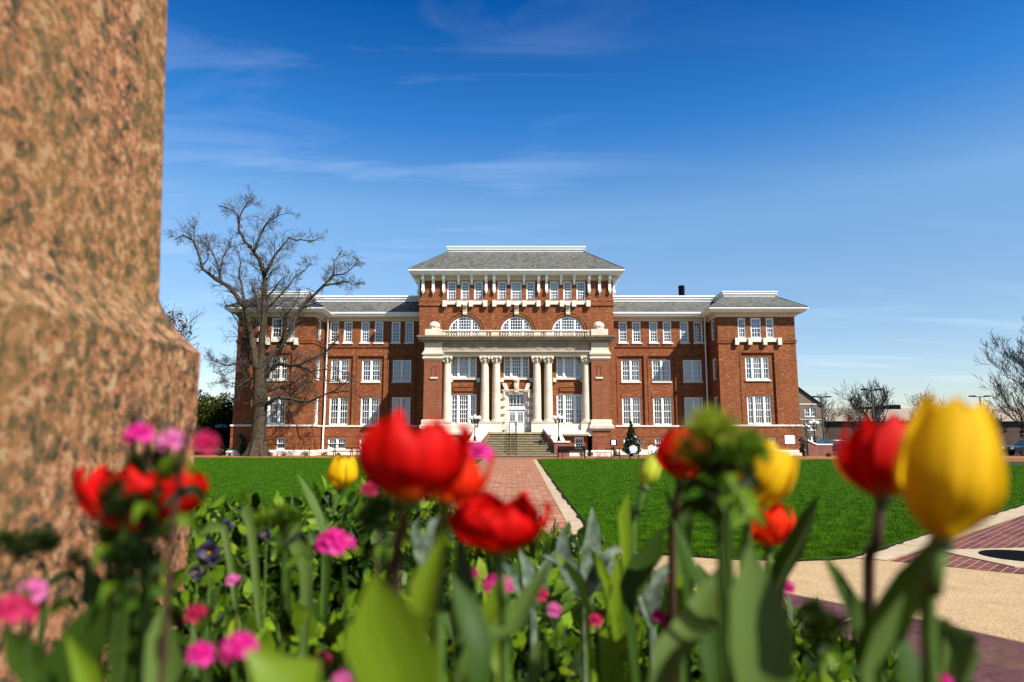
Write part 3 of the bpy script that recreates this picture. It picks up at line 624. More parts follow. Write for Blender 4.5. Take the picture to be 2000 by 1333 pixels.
    for c0 in (-4.67,0,4.67):
        d = 1.83 if c0 else 2.0
        xs = ([-2.02,-.73,.37,1.66] if c0 else [-2.18,-.88,.55,1.82])
        s.box(c0+xs[0],c0+xs[3]+.36,-.17,.08,13.55,13.89)
        for x in xs: s.box(c0+x,c0+x+.37,-.36,.05,13.33,13.893)
    s.build('window_sill', STONEL, B)
    k = MB(); prof = [(0,13.5),(-.40,13.5),(-.44,13.42),(-.38,13.3),(-.26,13.2),(-.2,13.0),(-.17,12.8),(-.22,12.7),(-.18,12.58),(0,12.58)]
    k.prism_x(prof,-.19,.19); k.prism_x([(a*1.08-.012,b+.01) for a,b in prof],-.05,.05); k.prism_x([(a*1.05-.01,b+.005) for a,b in prof],-.17,-.1); k.prism_x([(a*1.05-.01,b+.005) for a,b in prof],.1,.17)
    km = k.build('keystone', STONE, mesh_only=True)
    for c in AC: inst('keystone', km, B, (c,0,0))
    # frieze and brackets
    f = MB(); f.sweep([(-8.8,YB),(-8.8,0),(8.8,0),(8.8,YB)], [(-.02,15.80),(.05,15.80),(.05,16.12),(.14,16.25),(-.02,16.25)]); f.build('frieze', CREAM, B)
    def brk(zb):
        b = MB(); h = 16.22; d = .58
        pr = [(0,h),(-d-.06,h),(-d-.06,h-.12),(-d,h-.14),(-d,h-.32),(-d*.75,h-.45),(-d*.42,h-.58),(-d*.36,zb+.42),(-d*.55,zb+.28),(-d*.5,zb+.12),(-d*.28,zb+.08),(0,zb+.08)]
        if zb > 15: pr = [(0,h),(-d-.06,h),(-d-.06,h-.12),(-d,h-.14),(-d,h-.28),(-d*.7,h-.4),(-d*.45,h-.55),(-d*.3,zb),(0,zb)]
        b.prism_x(pr,-.12,.12)
        if zb < 15: b.ball((0,-.2,zb+.02),.075,8,6); b.tube([(0,-.2,zb-.06),(0,-.2,zb-.14)],[.04,.01],6); b.box(-.15,.15,-.2,0,zb+.1,zb+.2)
        return b.build('bracket', WHITE, mesh_only=True)
    bl, bs = brk(14.62), brk(15.4)
    for x in (8.5,7.57,6.62,2.75,2.03):
        for g_ in (-1,1): inst('bracket', bl, B, (g_*x,0,0))
    for x in (5.27,4.07,.7):
        for g_ in (-1,1): inst('bracket', bs, B, (g_*x,0,0))
    for y in (.35,1.5,3.2,5.2,7.2):
        for g_ in (-1,1): inst('bracket', bl, B, (g_*8.8,y,0), (0,0,R(90)*g_))
    e = MB(); prof = [(0,16.24),(.72,16.22),(.74,16.3),(.8,16.33),(.86,16.46),(.96,16.5),(.98,16.64),(.5,16.72),(0,16.72)]
    e.sweep([(-8.8,YB),(-8.8,0),(8.8,0),(8.8,YB)], prof); e.build('eave', WHITE, B)
    r = MB(); E = [(-9.75,-.95),(9.75,-.95),(9.75,YB+.9),(-9.75,YB+.9)]; T = [(-6.58,3.5),(6.58,3.5),(6.58,YB-3),(-6.58,YB-3)]
    vs = [(x,y,16.68) for x,y in E]+[(x,y,19.5) for x,y in T]; r.add(vs, [(i,(i+1)%4,4+(i+1)%4,4+i) for i in range(4)]+[(4,5,6,7)]); r.build('roof', SLATE, B)
    h = MB(); [h.tube([vs[i],vs[4+i]], .05, 5) for i in range(4)]; h.build('ridge_roll', simple('lead_roll', (.07,.075,.08), .5), B)
    c = MB(); c.sweep(T, [(0,19.45),(.02,19.45),(.02,19.62),(.12,19.68),(.12,19.82),(.2,19.88),(.2,20.0),(0,20.02)], True); c.box(-6.58,6.58,3.5,YB-3,19.5,20.01); c.build('roof_cap', WHITE, B)
central()
# ---- entrance portico
def portico():
    for sg in (-1,1):
        M = lambda a,b: (min(sg*a,sg*b),max(sg*a,sg*b)); a,b = M(6.5,8.04)
        p = MB(); p.box(a,b,-2,0,3.1,8.26); xa,xb = M(6.95,7.35)
        for q in ((xa,xa+.035,6.9,7.75),(xb-.035,xb,6.9,7.75),(xa+.035,xb-.035,7.715,7.75)): p.box(q[0],q[1],-2.04,-2,q[2],q[3])
        p.box(a-.02,b+.02,-2.02,0,.5,1.02); p.box(a+.02,b-.02,-1.98,0,1.02,1.05); p.box(a-.02,b+.02,-2.02,0,1.05,1.62); p.box(a+.02,b-.02,-1.98,0,1.62,1.65); p.box(a-.02,b+.02,-2.02,0,1.65,2.2)
        a2,b2 = M(8.04,8.5); p.box(a2,b2,-.9,0,.5,2.4)
        p.build('pier', BRICKD, B)
        s = MB(); rect = [(a,0),(a,-2),(b,-2),(b,0)]
        s.sweep(rect, [(-.05,2.16),(.08,2.18),(.12,2.3),(.26,2.36),(.28,2.6),(.20,2.66),(.14,2.7),(.14,3.06),(.05,3.12),(-.05,3.12)]); a3,b3 = M(8.04,8.55); s.box(a3,b3,-.95,0,2.4,2.62); s.build('pier_base', STONE, B)
        s = MB(); s.sweep(rect, [(-.05,0),(.18,0),(.18,.44),(.1,.52),(-.05,.52)]); s.box(a3,b3,-.95,0,0,.5); s.build('plinth', STONEL, B)
        MB().box(xa-.12, xb+.12, -2.1,-2.0,6.62,6.78).build('slot_sill', STONE, B)
        s = MB(); s.sweep(rect, [(-.05,8.24),(.04,8.24),(.04,8.32),(.14,8.4),(.14,8.52),(.06,8.56),(.06,8.66),(.18,8.74),(.2,8.86),(.08,8.9),(.08,9.0),(.04,9.06),(-.05,9.06)])
        s.box(a+.01,b-.01,-1.99,0,9.06,9.8); s.build('pier_capital', STONE, B)
        # pedestal, drum and dome finial
        d = MB(); d.box(a+.03,b-.03,-1.97,-.55,10.36,11.0); cx = sg*7.27; d.box(a+.5,b-.5,-1.55,-.95,11.0,11.05)
        d.lathe([(.52,0),(.52,.05),(.44,.07),(.42,.22),(.5,.24),(.52,.3)],(cx,-1.25,11.02),24)
        for k in range(10): t = 2*math.pi*k/10; d.box(cx+.45*math.cos(t)-.04,cx+.45*math.cos(t)+.04,-1.25+.45*math.sin(t)-.04,-1.25+.45*math.sin(t)+.04,11.09,11.25)
        d.lathe([(.53,0)]+[(.52*math.cos(R(q)),.46*math.sin(R(q))) for q in range(0,90,9)]+[(.02,.46)],(cx,-1.25,11.32),28); autosmooth(d.build('dome_finial', STONE, B))
    e = MB(); e.box(-6.5,6.5,-1.85,-.9,8.64,8.8); e.box(-6.5,6.5,-1.9,-.9,8.8,8.93); e.box(-6.5,6.5,-2.02,-.9,8.93,9.0); e.box(-6.5,6.5,-2.08,-.9,9.0,9.07); e.build('architrave', STONE, B)
    f = MB(); f.box(-6.49,6.49,-1.8,-.5,9.07,9.8)
    for x in (-6.2,-4.6,-3.0,-1.9,1.95,2.9,4.6,6.1): 
        n = 24; f.add([(x+.27*math.cos(2*math.pi*k/n),-1.83,9.42+.27*math.sin(2*math.pi*k/n)) for k in range(n)]+[(x+.27*math.cos(2*math.pi*k/n),-1.8,9.42+.27*math.sin(2*math.pi*k/n)) for k in range(n)],[tuple(range(n))]+[(k,(k+1)%n,n+(k+1)%n,n+k) for k in range(n)])
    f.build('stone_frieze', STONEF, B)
    c = MB(); path = [(-8.06,0),(-8.06,-2.0),(-6.48,-2.0),(-6.48,-1.82),(6.48,-1.82),(6.48,-2.0),(8.06,-2.0),(8.06,0)]
    c.sweep(path, [(-.3,9.78),(.03,9.78),(.06,9.82),(.12,9.86),(.12,9.96),(.2,9.98),(.46,10.06),(.48,10.18),(.56,10.22),(.6,10.36),(-.3,10.36)])
    x = -6.4
    while x < 6.4: c.box(x,x+.14,-2.02,-1.9,9.84,9.95); x += .28
    for sg in (-1,1):
        for i in range(6): xx = sg*6.62+sg*i*.26; c.box(min(xx,xx+sg*.14),max(xx,xx+sg*.14),-2.2,-2.1,9.84,9.95)
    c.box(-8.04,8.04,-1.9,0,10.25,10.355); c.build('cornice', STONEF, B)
    # balustrade
    b = MB(); b.box(-6.5,6.5,-1.86,-1.56,10.357,10.45); b.box(-6.5,6.5,-1.88,-1.54,10.82,10.93)
    sol = [(-6.5,-6.2),(-3.2,-2.66),(-2.22,-1.55),(1.5,2.12),(2.56,3.14),(6.2,6.5)]
    for a,d in sol: b.box(a,d,-1.82,-1.6,10.45,10.82)
    b.build('balustrade', STONE, B); bm_ = MB().lathe([(.07,0),(.07,.04),(.045,.06),(.085,.13),(.075,.19),(.04,.27),(.06,.31),(.07,.33),(.07,.372)],(0,0,0),8).build('baluster', STONE, mesh_only=True)
    bal = bpy.context.scene.objects['balustrade']
    x = -6.08
    while x < 6.15:
        if not any(a-.09 < x < d+.09 for a,d in sol): inst('baluster', bm_, bal, (x,-1.71,10.449))
        x += .225
    # columns
    cm = MB(); H0, H1 = 3.0, 8.05
    cm.box(-.5,.5,-.5,.5,2.85,2.93); pr = [(.49,2.93),(.5,2.98),(.47,3.03),(.41,3.05),(.43,3.1),(.41,3.14),(.375,3.17)]
    for i in range(13): t = i/12; pr.append((.37-.055*t**1.7, 3.17+(H1-3.22)*t))
    pr += [(.34,8.0),(.34,8.06),(.31,8.09),(.33,8.2),(.4,8.42),(.47,8.5)]; cm.lathe(pr,(0,0,0),28)
    shaft = autosmooth(cm.build('column', STONE, B)); shaft_me = shaft.data; bpy.data.objects.remove(shaft)
    cap = MB(); cap.box(-.48,.48,-.48,.48,8.52,8.64)
    for sx in (-1,1):
        for sy in (-1,1):
            cap.tube([(sx*.3,sy*.44,8.42),(sx*.45,sy*.44,8.42)],.10,10); cap.tube([(sx*.3,sy*.3,8.15),(sx*.4,sy*.4,8.3),(sx*.44,sy*.44,8.45)],[.05,.06,.04],6)
    for k in range(8): t = k*math.pi/4; cap.tube([(.32*math.cos(t),.32*math.sin(t),8.08),(.39*math.cos(t),.39*math.sin(t),8.2),(.47*math.cos(t),.47*math.sin(t),8.26)],[.07,.06,.02],5)
    cap.ball((0,-.46,8.5),.08,8,6); cap.ball((0,-.4,8.32),.07,8,6); cap_me = cap.build('capital', STONE, mesh_only=True)
    for x in (-6.07,-2.77,-1.77,1.77,2.77,6.07):
        o = inst('column', shaft_me, B, (x,-1.47,0)); inst('capital', cap_me, o)
    for sg in (-1,1):
        M = lambda a,b: (min(sg*a,sg*b),max(sg*a,sg*b)); s = MB()
        a,b = M(1.26,3.28); s.box(a,b,-1.92,-.2,2.04,2.85); a,b = M(5.55,6.49); s.box(a,b,-1.92,-.2,1.72,2.85)
        a,b = M(3.28,5.55); s.box(a,b,-1.7,-1.3,2.19,2.76); a,b = M(3.28,6.2); s.prism_x([(-1.5,1.72),(-1.95,1.74),(-2.02,1.86),(-2.02,2.1),(-1.9,2.19),(-1.5,2.19)],a,b)
        s.build('podium', STONEL, B)
        w = MB(); a,b = M(2.2,6.2); ba,bb = M(5.0,5.8); wall(w,a,b,.5,1.72,-1.55,[(ba,bb,.59,1.62)],.2); w.box(*M(6.15,6.2),-1.55,0,.5,1.72); w.build('basement_wall', BRICK, B)
        p = MB(); p.box(a,b,-1.7,-1.5,0,.5); p.build('plinth', STONEL, B); window(ba,bb,.59,1.62,-1.45,(1,),3,1); MB().box(*M(4.85,5.95),-1.2,-.6,.5,1.7).build('interior', DARK, B)
        # belt courses under the windows between columns
        t = MB()
        for a,b in ((1.25,3.0),) if 0 else (M(3.2,5.9),): t.box(a,b,YP-.16,YP,6.63,6.79); t.box(a,a+.3,YP-.2,YP,6.42,6.63); t.box(b-.3,b,YP-.2,YP,6.42,6.63)
        t.build('belt_course', STONE, B)
    t = MB(); t.box(-1.42,1.42,YP-.16,YP,6.63,6.79); t.box(-1.42,-1.12,YP-.2,YP,6.42,6.63); t.box(1.12,1.42,YP-.2,YP,6.42,6.63); t.build('belt_course', STONE, B)
    MB().box(-6.49,6.49,-1.9,.05,1.9,2.03).build('portico_floor', STEP, B)
    # ceiling of the portico
    MB().box(-6.49,6.49,-1.0,0,9.0,9.1).build('portico_ceiling', CREAM, B)
    # door surround
    d = MB()
    for sg in (-1,1):
        M = lambda a,b: (min(sg*a,sg*b),max(sg*a,sg*b)); d.box(*M(.82,1.38),-.18,.1,2.03,5.55)
        for i in range(5): z = 2.25+i*.68; d.box(*M(.98,1.42),-.34,-.18,z,z+.42)
        d.box(*M(1.0,1.15),-.42,-.18,5.05,5.6); d.prism_y([(sg*.62,5.55),(sg*.95,5.55),(sg*1.28,6.3),(sg*.86,6.3)],-.4,0)
    d.box(-1.1,1.1,-.3,.05,5.4,5.55); d.prism_x([(0,5.55),(-.34,5.55),(-.44,5.66),(-.44,5.74),(0,5.78)],-1.3,1.3)
    d.prism_y([(-.17,5.5),(.17,5.5),(.24,6.6),(-.24,6.6)],-.5,0); d.prism_x([(0,6.66),(-.62,6.66),(-.64,6.54),(-.52,6.3),(-.56,5.9),(-.5,5.6),(0,5.55)],-.1,.1); d.build('door_surround', STONE, B).location.y = YP
    # double door with transom
    dr = MB(); dr.box(-.82,-.7,-.08,.12,2.03,5.4); dr.box(.7,.82,-.08,.12,2.03,5.4); dr.box(-.7,.7,-.08,.12,3.92,4.28); dr.box(-.7,.7,-.08,.12,5.28,5.4); dr.box(-.78,.78,-.16,-.08,4.02,4.1)
    df = dr.build('door_frame', WHITE, B); df.location.y = YP
    for sg in (-1,1):
        M = lambda a,b: (min(sg*a,sg*b),max(sg*a,sg*b)); q = MB(); q.box(*M(.58,.695),-.04,.03,2.04,3.9); q.box(*M(.01,.13),-.04,.03,2.04,3.9); q.box(*M(.13,.58),-.04,.03,2.04,2.85); q.box(*M(.13,.58),-.04,.03,3.78,3.9)
        q.box(*M(.19,.52),-.055,-.04,2.2,2.72)
        for x in (.22,.35,.48): q.box(*M(x-.013,x+.013),-.03,.02,2.85,3.78)
        for z in (2.98,3.62): q.box(*M(.13,.58),-.028,.018,z-.013,z+.013)
        l = q.build('door', WHITE, B); l.location.y = YP; g = MB(); g.quad(*[(x,0,z) for x,z in ((sg*.13,2.85),(sg*.58,2.85),(sg*.58,3.78),(sg*.13,3.78))]); g.build('pane', GLASS, l)
        hd = MB(); hd.tube([(sg*.07,-.04,3.0),(sg*.07,-.12,3.0),(sg*.07,-.12,2.75),(sg*.07,-.04,2.75)],.014,6); hd.build('handle', IRON, l)
    tw = MB(); 
    for x in (-.58,-.3,0,.3,.58): tw.box(x-.016,x+.016,-.02,.03,4.28,5.28)
    for z in (4.5,5.05): tw.box(-.7,.7,-.018,.028,z-.016,z+.016)
    t = tw.build('transom_window', WHITE, B); t.location.y = YP; g = MB(); g.quad((-.7,.005,4.28),(.7,.005,4.28),(.7,.005,5.28),(-.7,.005,5.28)); g.build('pane', GLASS, t)
    # stairs flaring towards the path
    s = MB(); tr_ = MB(); n = 15; run = .245; hw = lambda yy: 2.36+(3.28-2.36)*((-1.1-yy)/3.65)**1.2
    y0 = -1.15; rise = 2.03/n
    for i in range(n):
        ya = y0-run*i; yb_ = ya-run; zt = 2.03-rise*(i+1)+rise; zt = 2.03-rise*i-.0; zt -= 0
        z1 = 2.03-rise*i; z1 = z1 if i else 2.03
        w0, w1 = hw(min(ya,-1.1)), hw(yb_)
        tr_.prism_z([(-w1,yb_-.05),(w1,yb_-.05),(w0,ya),(-w0,ya)], z1-.045, z1)
        s.prism_z([(-w1,yb_),(w1,yb_),(w0,ya),(-w0,ya)], 0, z1-.05)
    sc = s.build('staircase', STEPR, B); tr_.build('tread', STEP, sc)
    for sg in (-1,1):   # sloping cheek walls and lamp plinths
        pts_in = [(2.3,-1.9),(2.45,-2.5),(2.7,-3.1),(3.02,-3.75)]; pts_out = [(3.62,-1.9),(3.7,-2.5),(3.8,-3.1),(4.0,-3.75)]; zs = [2.42,2.12,1.78,1.36]
        c = MB(); br = MB()
        for i in range(3):
            a,b,c2,d2 = pts_in[i],pts_out[i],pts_out[i+1],pts_in[i+1]
            v = [(sg*a[0],a[1],zs[i]),(sg*b[0],b[1],zs[i]),(sg*c2[0],c2[1],zs[i+1]),(sg*d2[0],d2[1],zs[i+1])]
            c.add(v+[(x,y,z-.14) for x,y,z in v],[(0,1,2,3),(7,6,5,4),(0,3,7,4),(1,5,6,2),(0,4,5,1),(3,2,6,7)])
            w = [(x+(-sg*.04 if abs(x) > 3.3 else sg*.04),y,z-.14) for x,y,z in v]; br.add([(x,y,0) for x,y,z in w]+w,[(0,1,5,4),(1,2,6,5),(2,3,7,6),(3,0,4,7)])
        M = lambda a,b: (min(sg*a,sg*b),max(sg*a,sg*b)); c.box(*M(2.98,4.35),-4.75,-3.72,1.18,1.31); br.box(*M(3.05,4.28),-4.68,-3.76,.0,1.18)
        c.box(*M(2.28,3.62),-1.9,-1.2,2.2,2.42); c.build('cheek_wall', STONEL, B); br.build('cheek_brickwork', BRICKW, B)
    # iron handrail down the middle of the flight
    for xo in (-.62,-.04):
        h = MB(); ps = []
        for i in range(0,n+1,3):
            y = y0-run*i+.1; z = 2.03-rise*i; z = max(z,.0); ps.append((xo,y,z)); h.tube([(xo,y,z-.05),(xo,y,z+.88)],.022,8); h.ball((xo,y,z+.9),.04,8,6)
        h.tube([(p[0],p[1],p[2]+.86) for p in ps],.02,6); h.tube([(p[0],p[1],p[2]+.12) for p in ps],.014,6)
        for i in range(n*2):
            t = i/(n*2); y = y0+.1-run*n*t; z = 2.03-2.03*t; h.tube([(xo,y,z+.12),(xo,y,z+.86)],.009,4)
            ring = [(xo,y-.06+.05*math.cos(a),z+.5+.1*math.sin(a)) for a in [k*math.pi/3 for k in range(7)]]; h.tube(ring,.009,4)
        h.build('handrail', IRON, B)
portico()
ck = MB(); 
for i in range(4): ck.lathe([(.26,0),(.34,.05),(.34,.2),(.26,.25)],(17.85,11,16.75+i*.27),16)
ck.tube([(17.85,11,14.5),(17.85,11,16.8)],.22,12); ck.build('vent_cowl', IRON, B)
MB().lathe([(.08,0),(.1,.05),(.07,.12),(.01,.14)],(10.9,2.86,2.38),8).build('bulkhead_lamp', IRON, B)

# ================================================================== STREET FURNITURE
def globe_lamp(loc, label, h=1.75, post=IRON, gl=GLOBE, group='globe lamps around the hall', s=1.0):
    r = empty('globe_lamp', loc, label, 'lamp', group)
    p = MB(); p.lathe([(.17,0),(.17,.06),(.11,.1),(.09,.25),(.12,.3),(.06,.36),(.045,.42),(.04,h-.1),(.06,h-.06),(.05,h)],(0,0,0),12)
    for k in range(4):
        a = k*math.pi/2+.2; c_, s_ = math.cos(a), math.sin(a)
        p.tube([(0,0,h-.25),(.2*c_,.2*s_,h-.3),(.34*c_,.34*s_,h-.2),(.36*c_,.36*s_,h-.02)],.02,6); p.lathe([(.03,0),(.09,.05)],(.36*c_,.36*s_,h-.04),8)
    p.lathe([(.03,0),(.1,.07)],(0,0,h),8)
    autosmooth(p.build('post', post, r)); gme = MB().ball((0,0,0),.165,16,10).build('globe', gl, mesh_only=True); gme.shade_smooth()
    for k in range(4): a = k*math.pi/2+.2; inst('globe', gme, r, (.36*math.cos(a),.36*math.sin(a),h+.15))
    inst('globe', gme, r, (0,0,h+.24)); r.scale = (s,s,s); return r
l0 = globe_lamp((3.85,56.8,1.31), 'black lamp with white globes on the plinth right of the stairs')
l1 = globe_lamp((-3.06,56.8,1.31), 'black lamp with white globes on the plinth left of the stairs')
globe_lamp((26.9,61.3,1.0), 'white globed lamp standing on the low brick wall past the right wing', h=1.75)
globe_lamp((33.8,79,.1), 'white globed lamp half hidden behind the right corner of the hall', h=2.6)
globe_lamp((-27.7,65.5,0), 'globe lamp in shade by the green trees left of the hall', h=2.5, gl=simple('shaded_globe', (.12,.16,.25), .3, .05, 3, .5, 0))  # bluish shade put into this globe's dark colour
def pole_light(px, Y, top, label):
    x = (px-1000)/F*Y; z = P(px, top, Y).z; r = empty('pole_light', (x,Y,0), label, 'light pole', 'tall parking lot light poles')
    MB().tube([(0,0,0),(0,0,z)],[.16,.09],8).build('pole', BRONZE, r); h = MB(); h.box(-.75,.75,-.06,.06,z,z+.08)
    for s in (-1,1): h.prism_x([(-.25,z+.04),(.25,z+.04),(.2,z+.2),(-.2,z+.2)],s*.95-.32,s*.95+.32)
    h.build('lamp_head', IRON, r)
pole_light(1603,92,777,'tall twin headed light pole nearest the right wing of the hall')
pole_light(1702,84,763,'tall twin headed light pole rising behind the red tulip')
pole_light(1912,86,776,'tall twin headed light pole right of the yellow tulip')
# retaining wall right
rw = empty('retaining_wall', (25.9,60.4,0), 'low brick wall with sloping stone cap beside the right wing', 'wall')
MB().prism_y([(0,0),(2.1,0),(2.1,.93),(.75,.93),(0,1.3)],0,.4).build('brickwork', BRICKW, rw); 
MB().prism_y([(-.02,1.3),(.75,.93),(2.14,.93),(2.14,1.05),(.8,1.05),(0,1.44)],-.06,.46).build('cap', STONEL, rw)
MB().box(0,2.1,.4,2.6,0,.9).build('landing', STONEL, rw)
# bench
be = empty('park_bench', (4.55,52.7,.01), 'long black metal bench with its back to the lawn', 'bench')
s = MB(); [s.box(-1.0,1.0,.05+i*.1,.13+i*.1,.42,.45) for i in range(5)]; s.build('seat', IRON, be)
b = MB(); [b.box(-1.0,1.0,-.05-.01*i,-.02-.01*i,.44+i*.095,.528+i*.095) for i in range(5)]; b.build('backrest', IRON, be)
for x in (-1.03,1.03): MB().tube([(x,-.02,0),(x,-.02,.45),(x,-.1,.92)],.03,6).tube([(x,.55,0),(x,.55,.66),(x,-.02,.68)],.028,6).tube([(x,-.02,.4),(x,.55,.4)],.025,6).build('leg', IRON, be)
for x in (-.72,.72): MB().box(x-.025,x+.025,-.05,.0,0,.42).build('leg', IRON, be)
# adirondack chairs
def adir(loc, rz, label):
    r = empty('lounge_chair', loc, label, 'chair', 'grey slatted lawn chairs', rz=rz); b = MB()
    for i in range(5):
        x = -.24+i*.12; h = [.78,.86,.9,.86,.78][i]; b.add([(x-.052,.05,.3),(x+.052,.05,.3),(x+.052,.36,h+.1),(x-.052,.36,h+.1),(x-.052,.08,.3),(x+.052,.08,.3),(x+.052,.39,h+.1),(x-.052,.39,h+.1)],[(0,1,2,3),(7,6,5,4),(0,4,5,1),(1,5,6,2),(2,6,7,3),(3,7,4,0)])
    b.build('backrest', GREY, r); s = MB()
    for i in range(6): s.box(-.27,.27,-.5+i*.1,-.41+i*.1,.38-.02*i,.4-.02*i)
    s.build('seat', IRON, r)
    for x in (-.32,.32): MB().box(x-.07,x+.07,-.55,.2,.54,.565).build('armrest', IRON, r); MB().box(x-.02,x+.02,-.5,-.4,0,.54).build('leg', IRON, r); MB().prism_x([(.3,0),(.4,0),(-.4,.4),(-.5,.36)],x-.015,x+.015).build('leg', IRON, r)
# backs face the lawn: rotated so the backrest is towards the camera
adir((9.25,52.5,.01), R(-4), 'grey backed lawn chair left of the pair beside the magnolia')
adir((10.75,52.6,.01), R(12), 'grey backed lawn chair right of the pair, nearest the red tulip')
def high_table(loc, label, g):
    r = empty('cafe_table', loc, label, 'table', g); MB().box(-.36,.36,-.36,.36,.70,.73).build('tabletop', IRON, r); MB().tube([(0,0,.02),(0,0,.7)],.035,8).build('pedestal', IRON, r); MB().box(-.3,.3,-.04,.04,0,.03).box(-.04,.04,-.3,.3,0,.035).build('base', IRON, r)
high_table((7.62,53.2,.01),'small black cafe table left of the post with white box','black tables on the forecourt')
high_table((8.35,53.6,.01),'small black cafe table between the white box and the magnolia','black tables on the forecourt')
high_table((11.75,53.2,.01),'small black cafe table right of the grey lawn chairs','black tables on the forecourt')
def cafe_chair(loc, rz, label, g='black wire cafe chairs on the forecourt'):
    r = empty('cafe_chair', loc, label, 'chair', g, rz=rz)
    s = MB(); [s.box(-.2+i*.1,-.13+i*.1,-.2,.2,.44,.46) for i in range(4)]; s.build('seat', IRON, r)
    MB().tube([(-.21,.2,.44),(-.21,.25,.85),(0,.27,.92),(.21,.25,.85),(.21,.2,.44)],.016,6).tube([(-.2,.24,.7),(.2,.24,.7)],.014,6).build('backrest', IRON, r)
    for x in (-.2,.2): MB().tube([(x,-.2,.44),(x,.22,0)],.014,5).build('leg', IRON, r); MB().tube([(x,.2,.44),(x,-.22,0)],.014,5).build('leg', IRON, r)
cafe_chair((6.55,52.2,.01),R(60),'black wire chair just right of the long bench'); cafe_chair((7.05,52.4,.01),R(-70),'black wire chair facing the cafe table near the pier')
cafe_chair((-19.2,57.2,.01),R(40),'folding chair in the left bed nearest the big bare tree','folding chairs in front of the left wing'); cafe_chair((-18.2,57.0,.01),R(-60),'folding chair in the left bed left of the white pipe','folding chairs in front of the left wing'); cafe_chair((-16.9,57.0,.01),R(20),'folding chair in the left bed just right of the white pipe','folding chairs in front of the left wing')
bx = empty('grill_post', (8.0,54.3,.01), 'white fronted box on a black post beside the magnolia', 'box'); MB().tube([(0,0,0),(0,0,.95)],.04,8).build('post', IRON, bx); MB().box(-.26,.26,-.1,.2,.95,1.42).build('housing', IRON, bx); MB().box(-.19,.14,-.14,-.1,1.0,1.38).build('front_panel', WHITE, bx)
def picnic(loc, rz, label):
    r = empty('picnic_table', loc, label, 'picnic table', 'black picnic tables by the left range', rz=rz)
    t = MB(); [t.box(-.9,.9,-.37+i*.15,-.25+i*.15,.72,.76) for i in range(5)]; t.build('tabletop', IRON, r)
    for y in (-.75,.75): s = MB(); [s.box(-.9,.9,y-.13+i*.14,y-.01+i*.14,.44,.47) for i in range(2)]; s.build('seat', IRON, r)
    for x in (-.7,.7): MB().tube([(x,-.75,.42),(x,.75,.42)],.03,6).tube([(x,-.5,0),(x,-.2,.72)],.03,6).tube([(x,.5,0),(x,.2,.72)],.03,6).build('leg', IRON, r)
picnic((-14.0,57.3,.01),R(3),'black picnic table under the left range, right of the small yellow tulip'); picnic((-12.2,58.1,.01),R(-8),'black picnic table further right, mostly behind the big red tulip')

# ================================================================== TREES AND SHRUBS
def leafcloud(name, clumps, n, size, mat, parent, jit=1.0, aspect=1.6):
    C = np.array([c[:3] for c in clumps]); Rr = np.array([c[3:6] if len(c) > 4 else (c[3],)*3 for c in clumps]); vol = Rr.prod(1)**.7; k = rng.choice(len(clumps), n, p=vol/vol.sum())
    d = rng.normal(size=(n,3)); d /= np.linalg.norm(d,axis=1)[:,None]; rr = rng.random(n)**.42
    p = C[k]+d*rr[:,None]*Rr[k]; a = rng.normal(size=(n,3)); a /= np.linalg.norm(a,axis=1)[:,None]; b = np.cross(a, rng.normal(size=(n,3))); b /= np.linalg.norm(b,axis=1)[:,None]
    s = size*rng.uniform(.5,1.3,n)[:,None]; v = np.stack([p-a*s*aspect, p-b*s*.5, p+a*s*aspect, p+b*s*.5],1).reshape(-1,3)
    o = bpy.data.objects.new(name, npmesh(name, v, 4, mat)); COL.objects.link(o)
    if parent: o.parent = parent
    return o
def grow(mb, tw, p, d, L, r, lvl, maxl, spread=.75, up=.12, seg=5, rmin=.008):
    """recursive limb; fine levels go to the twig mesh"""
    pts = [p.copy()]; rad = [r]; q = p.copy(); d = d.normalized()
    for i in range(seg):
        d = (d+Vector((random.gauss(0,.11),random.gauss(0,.11),random.gauss(0,.09)+up*.5))).normalized(); q = q+d*L/seg; pts.append(q.copy()); rad.append(max(rmin,r*(1-.72*(i+1)/seg)))
    (mb if r > .05 else tw).tube(pts, rad, 6 if r > .05 else 3, False)
    if lvl >= maxl: return
    k = random.randint(4,6) if lvl < maxl-1 else random.randint(4,7)
    for j in range(k):
        t = .25+.75*(j+random.random()*.8)/k; t = min(t,.99); i = min(int(t*seg),seg-1); b = pts[i].lerp(pts[i+1], t*seg-i)
        nd = (pts[i+1]-pts[i]).normalized(); sd = Vector((random.gauss(0,1),random.gauss(0,1),random.gauss(0,.8))); sd = (sd-nd*sd.dot(nd)).normalized()
        grow(mb, tw, b, nd*(1-spread*.5)+sd*spread+Vector((0,0,up)), L*random.uniform(.4,.66), max(rmin,rad[i]*random.uniform(.4,.6)), lvl+1, maxl, spread, up, max(3,seg-1), rmin)
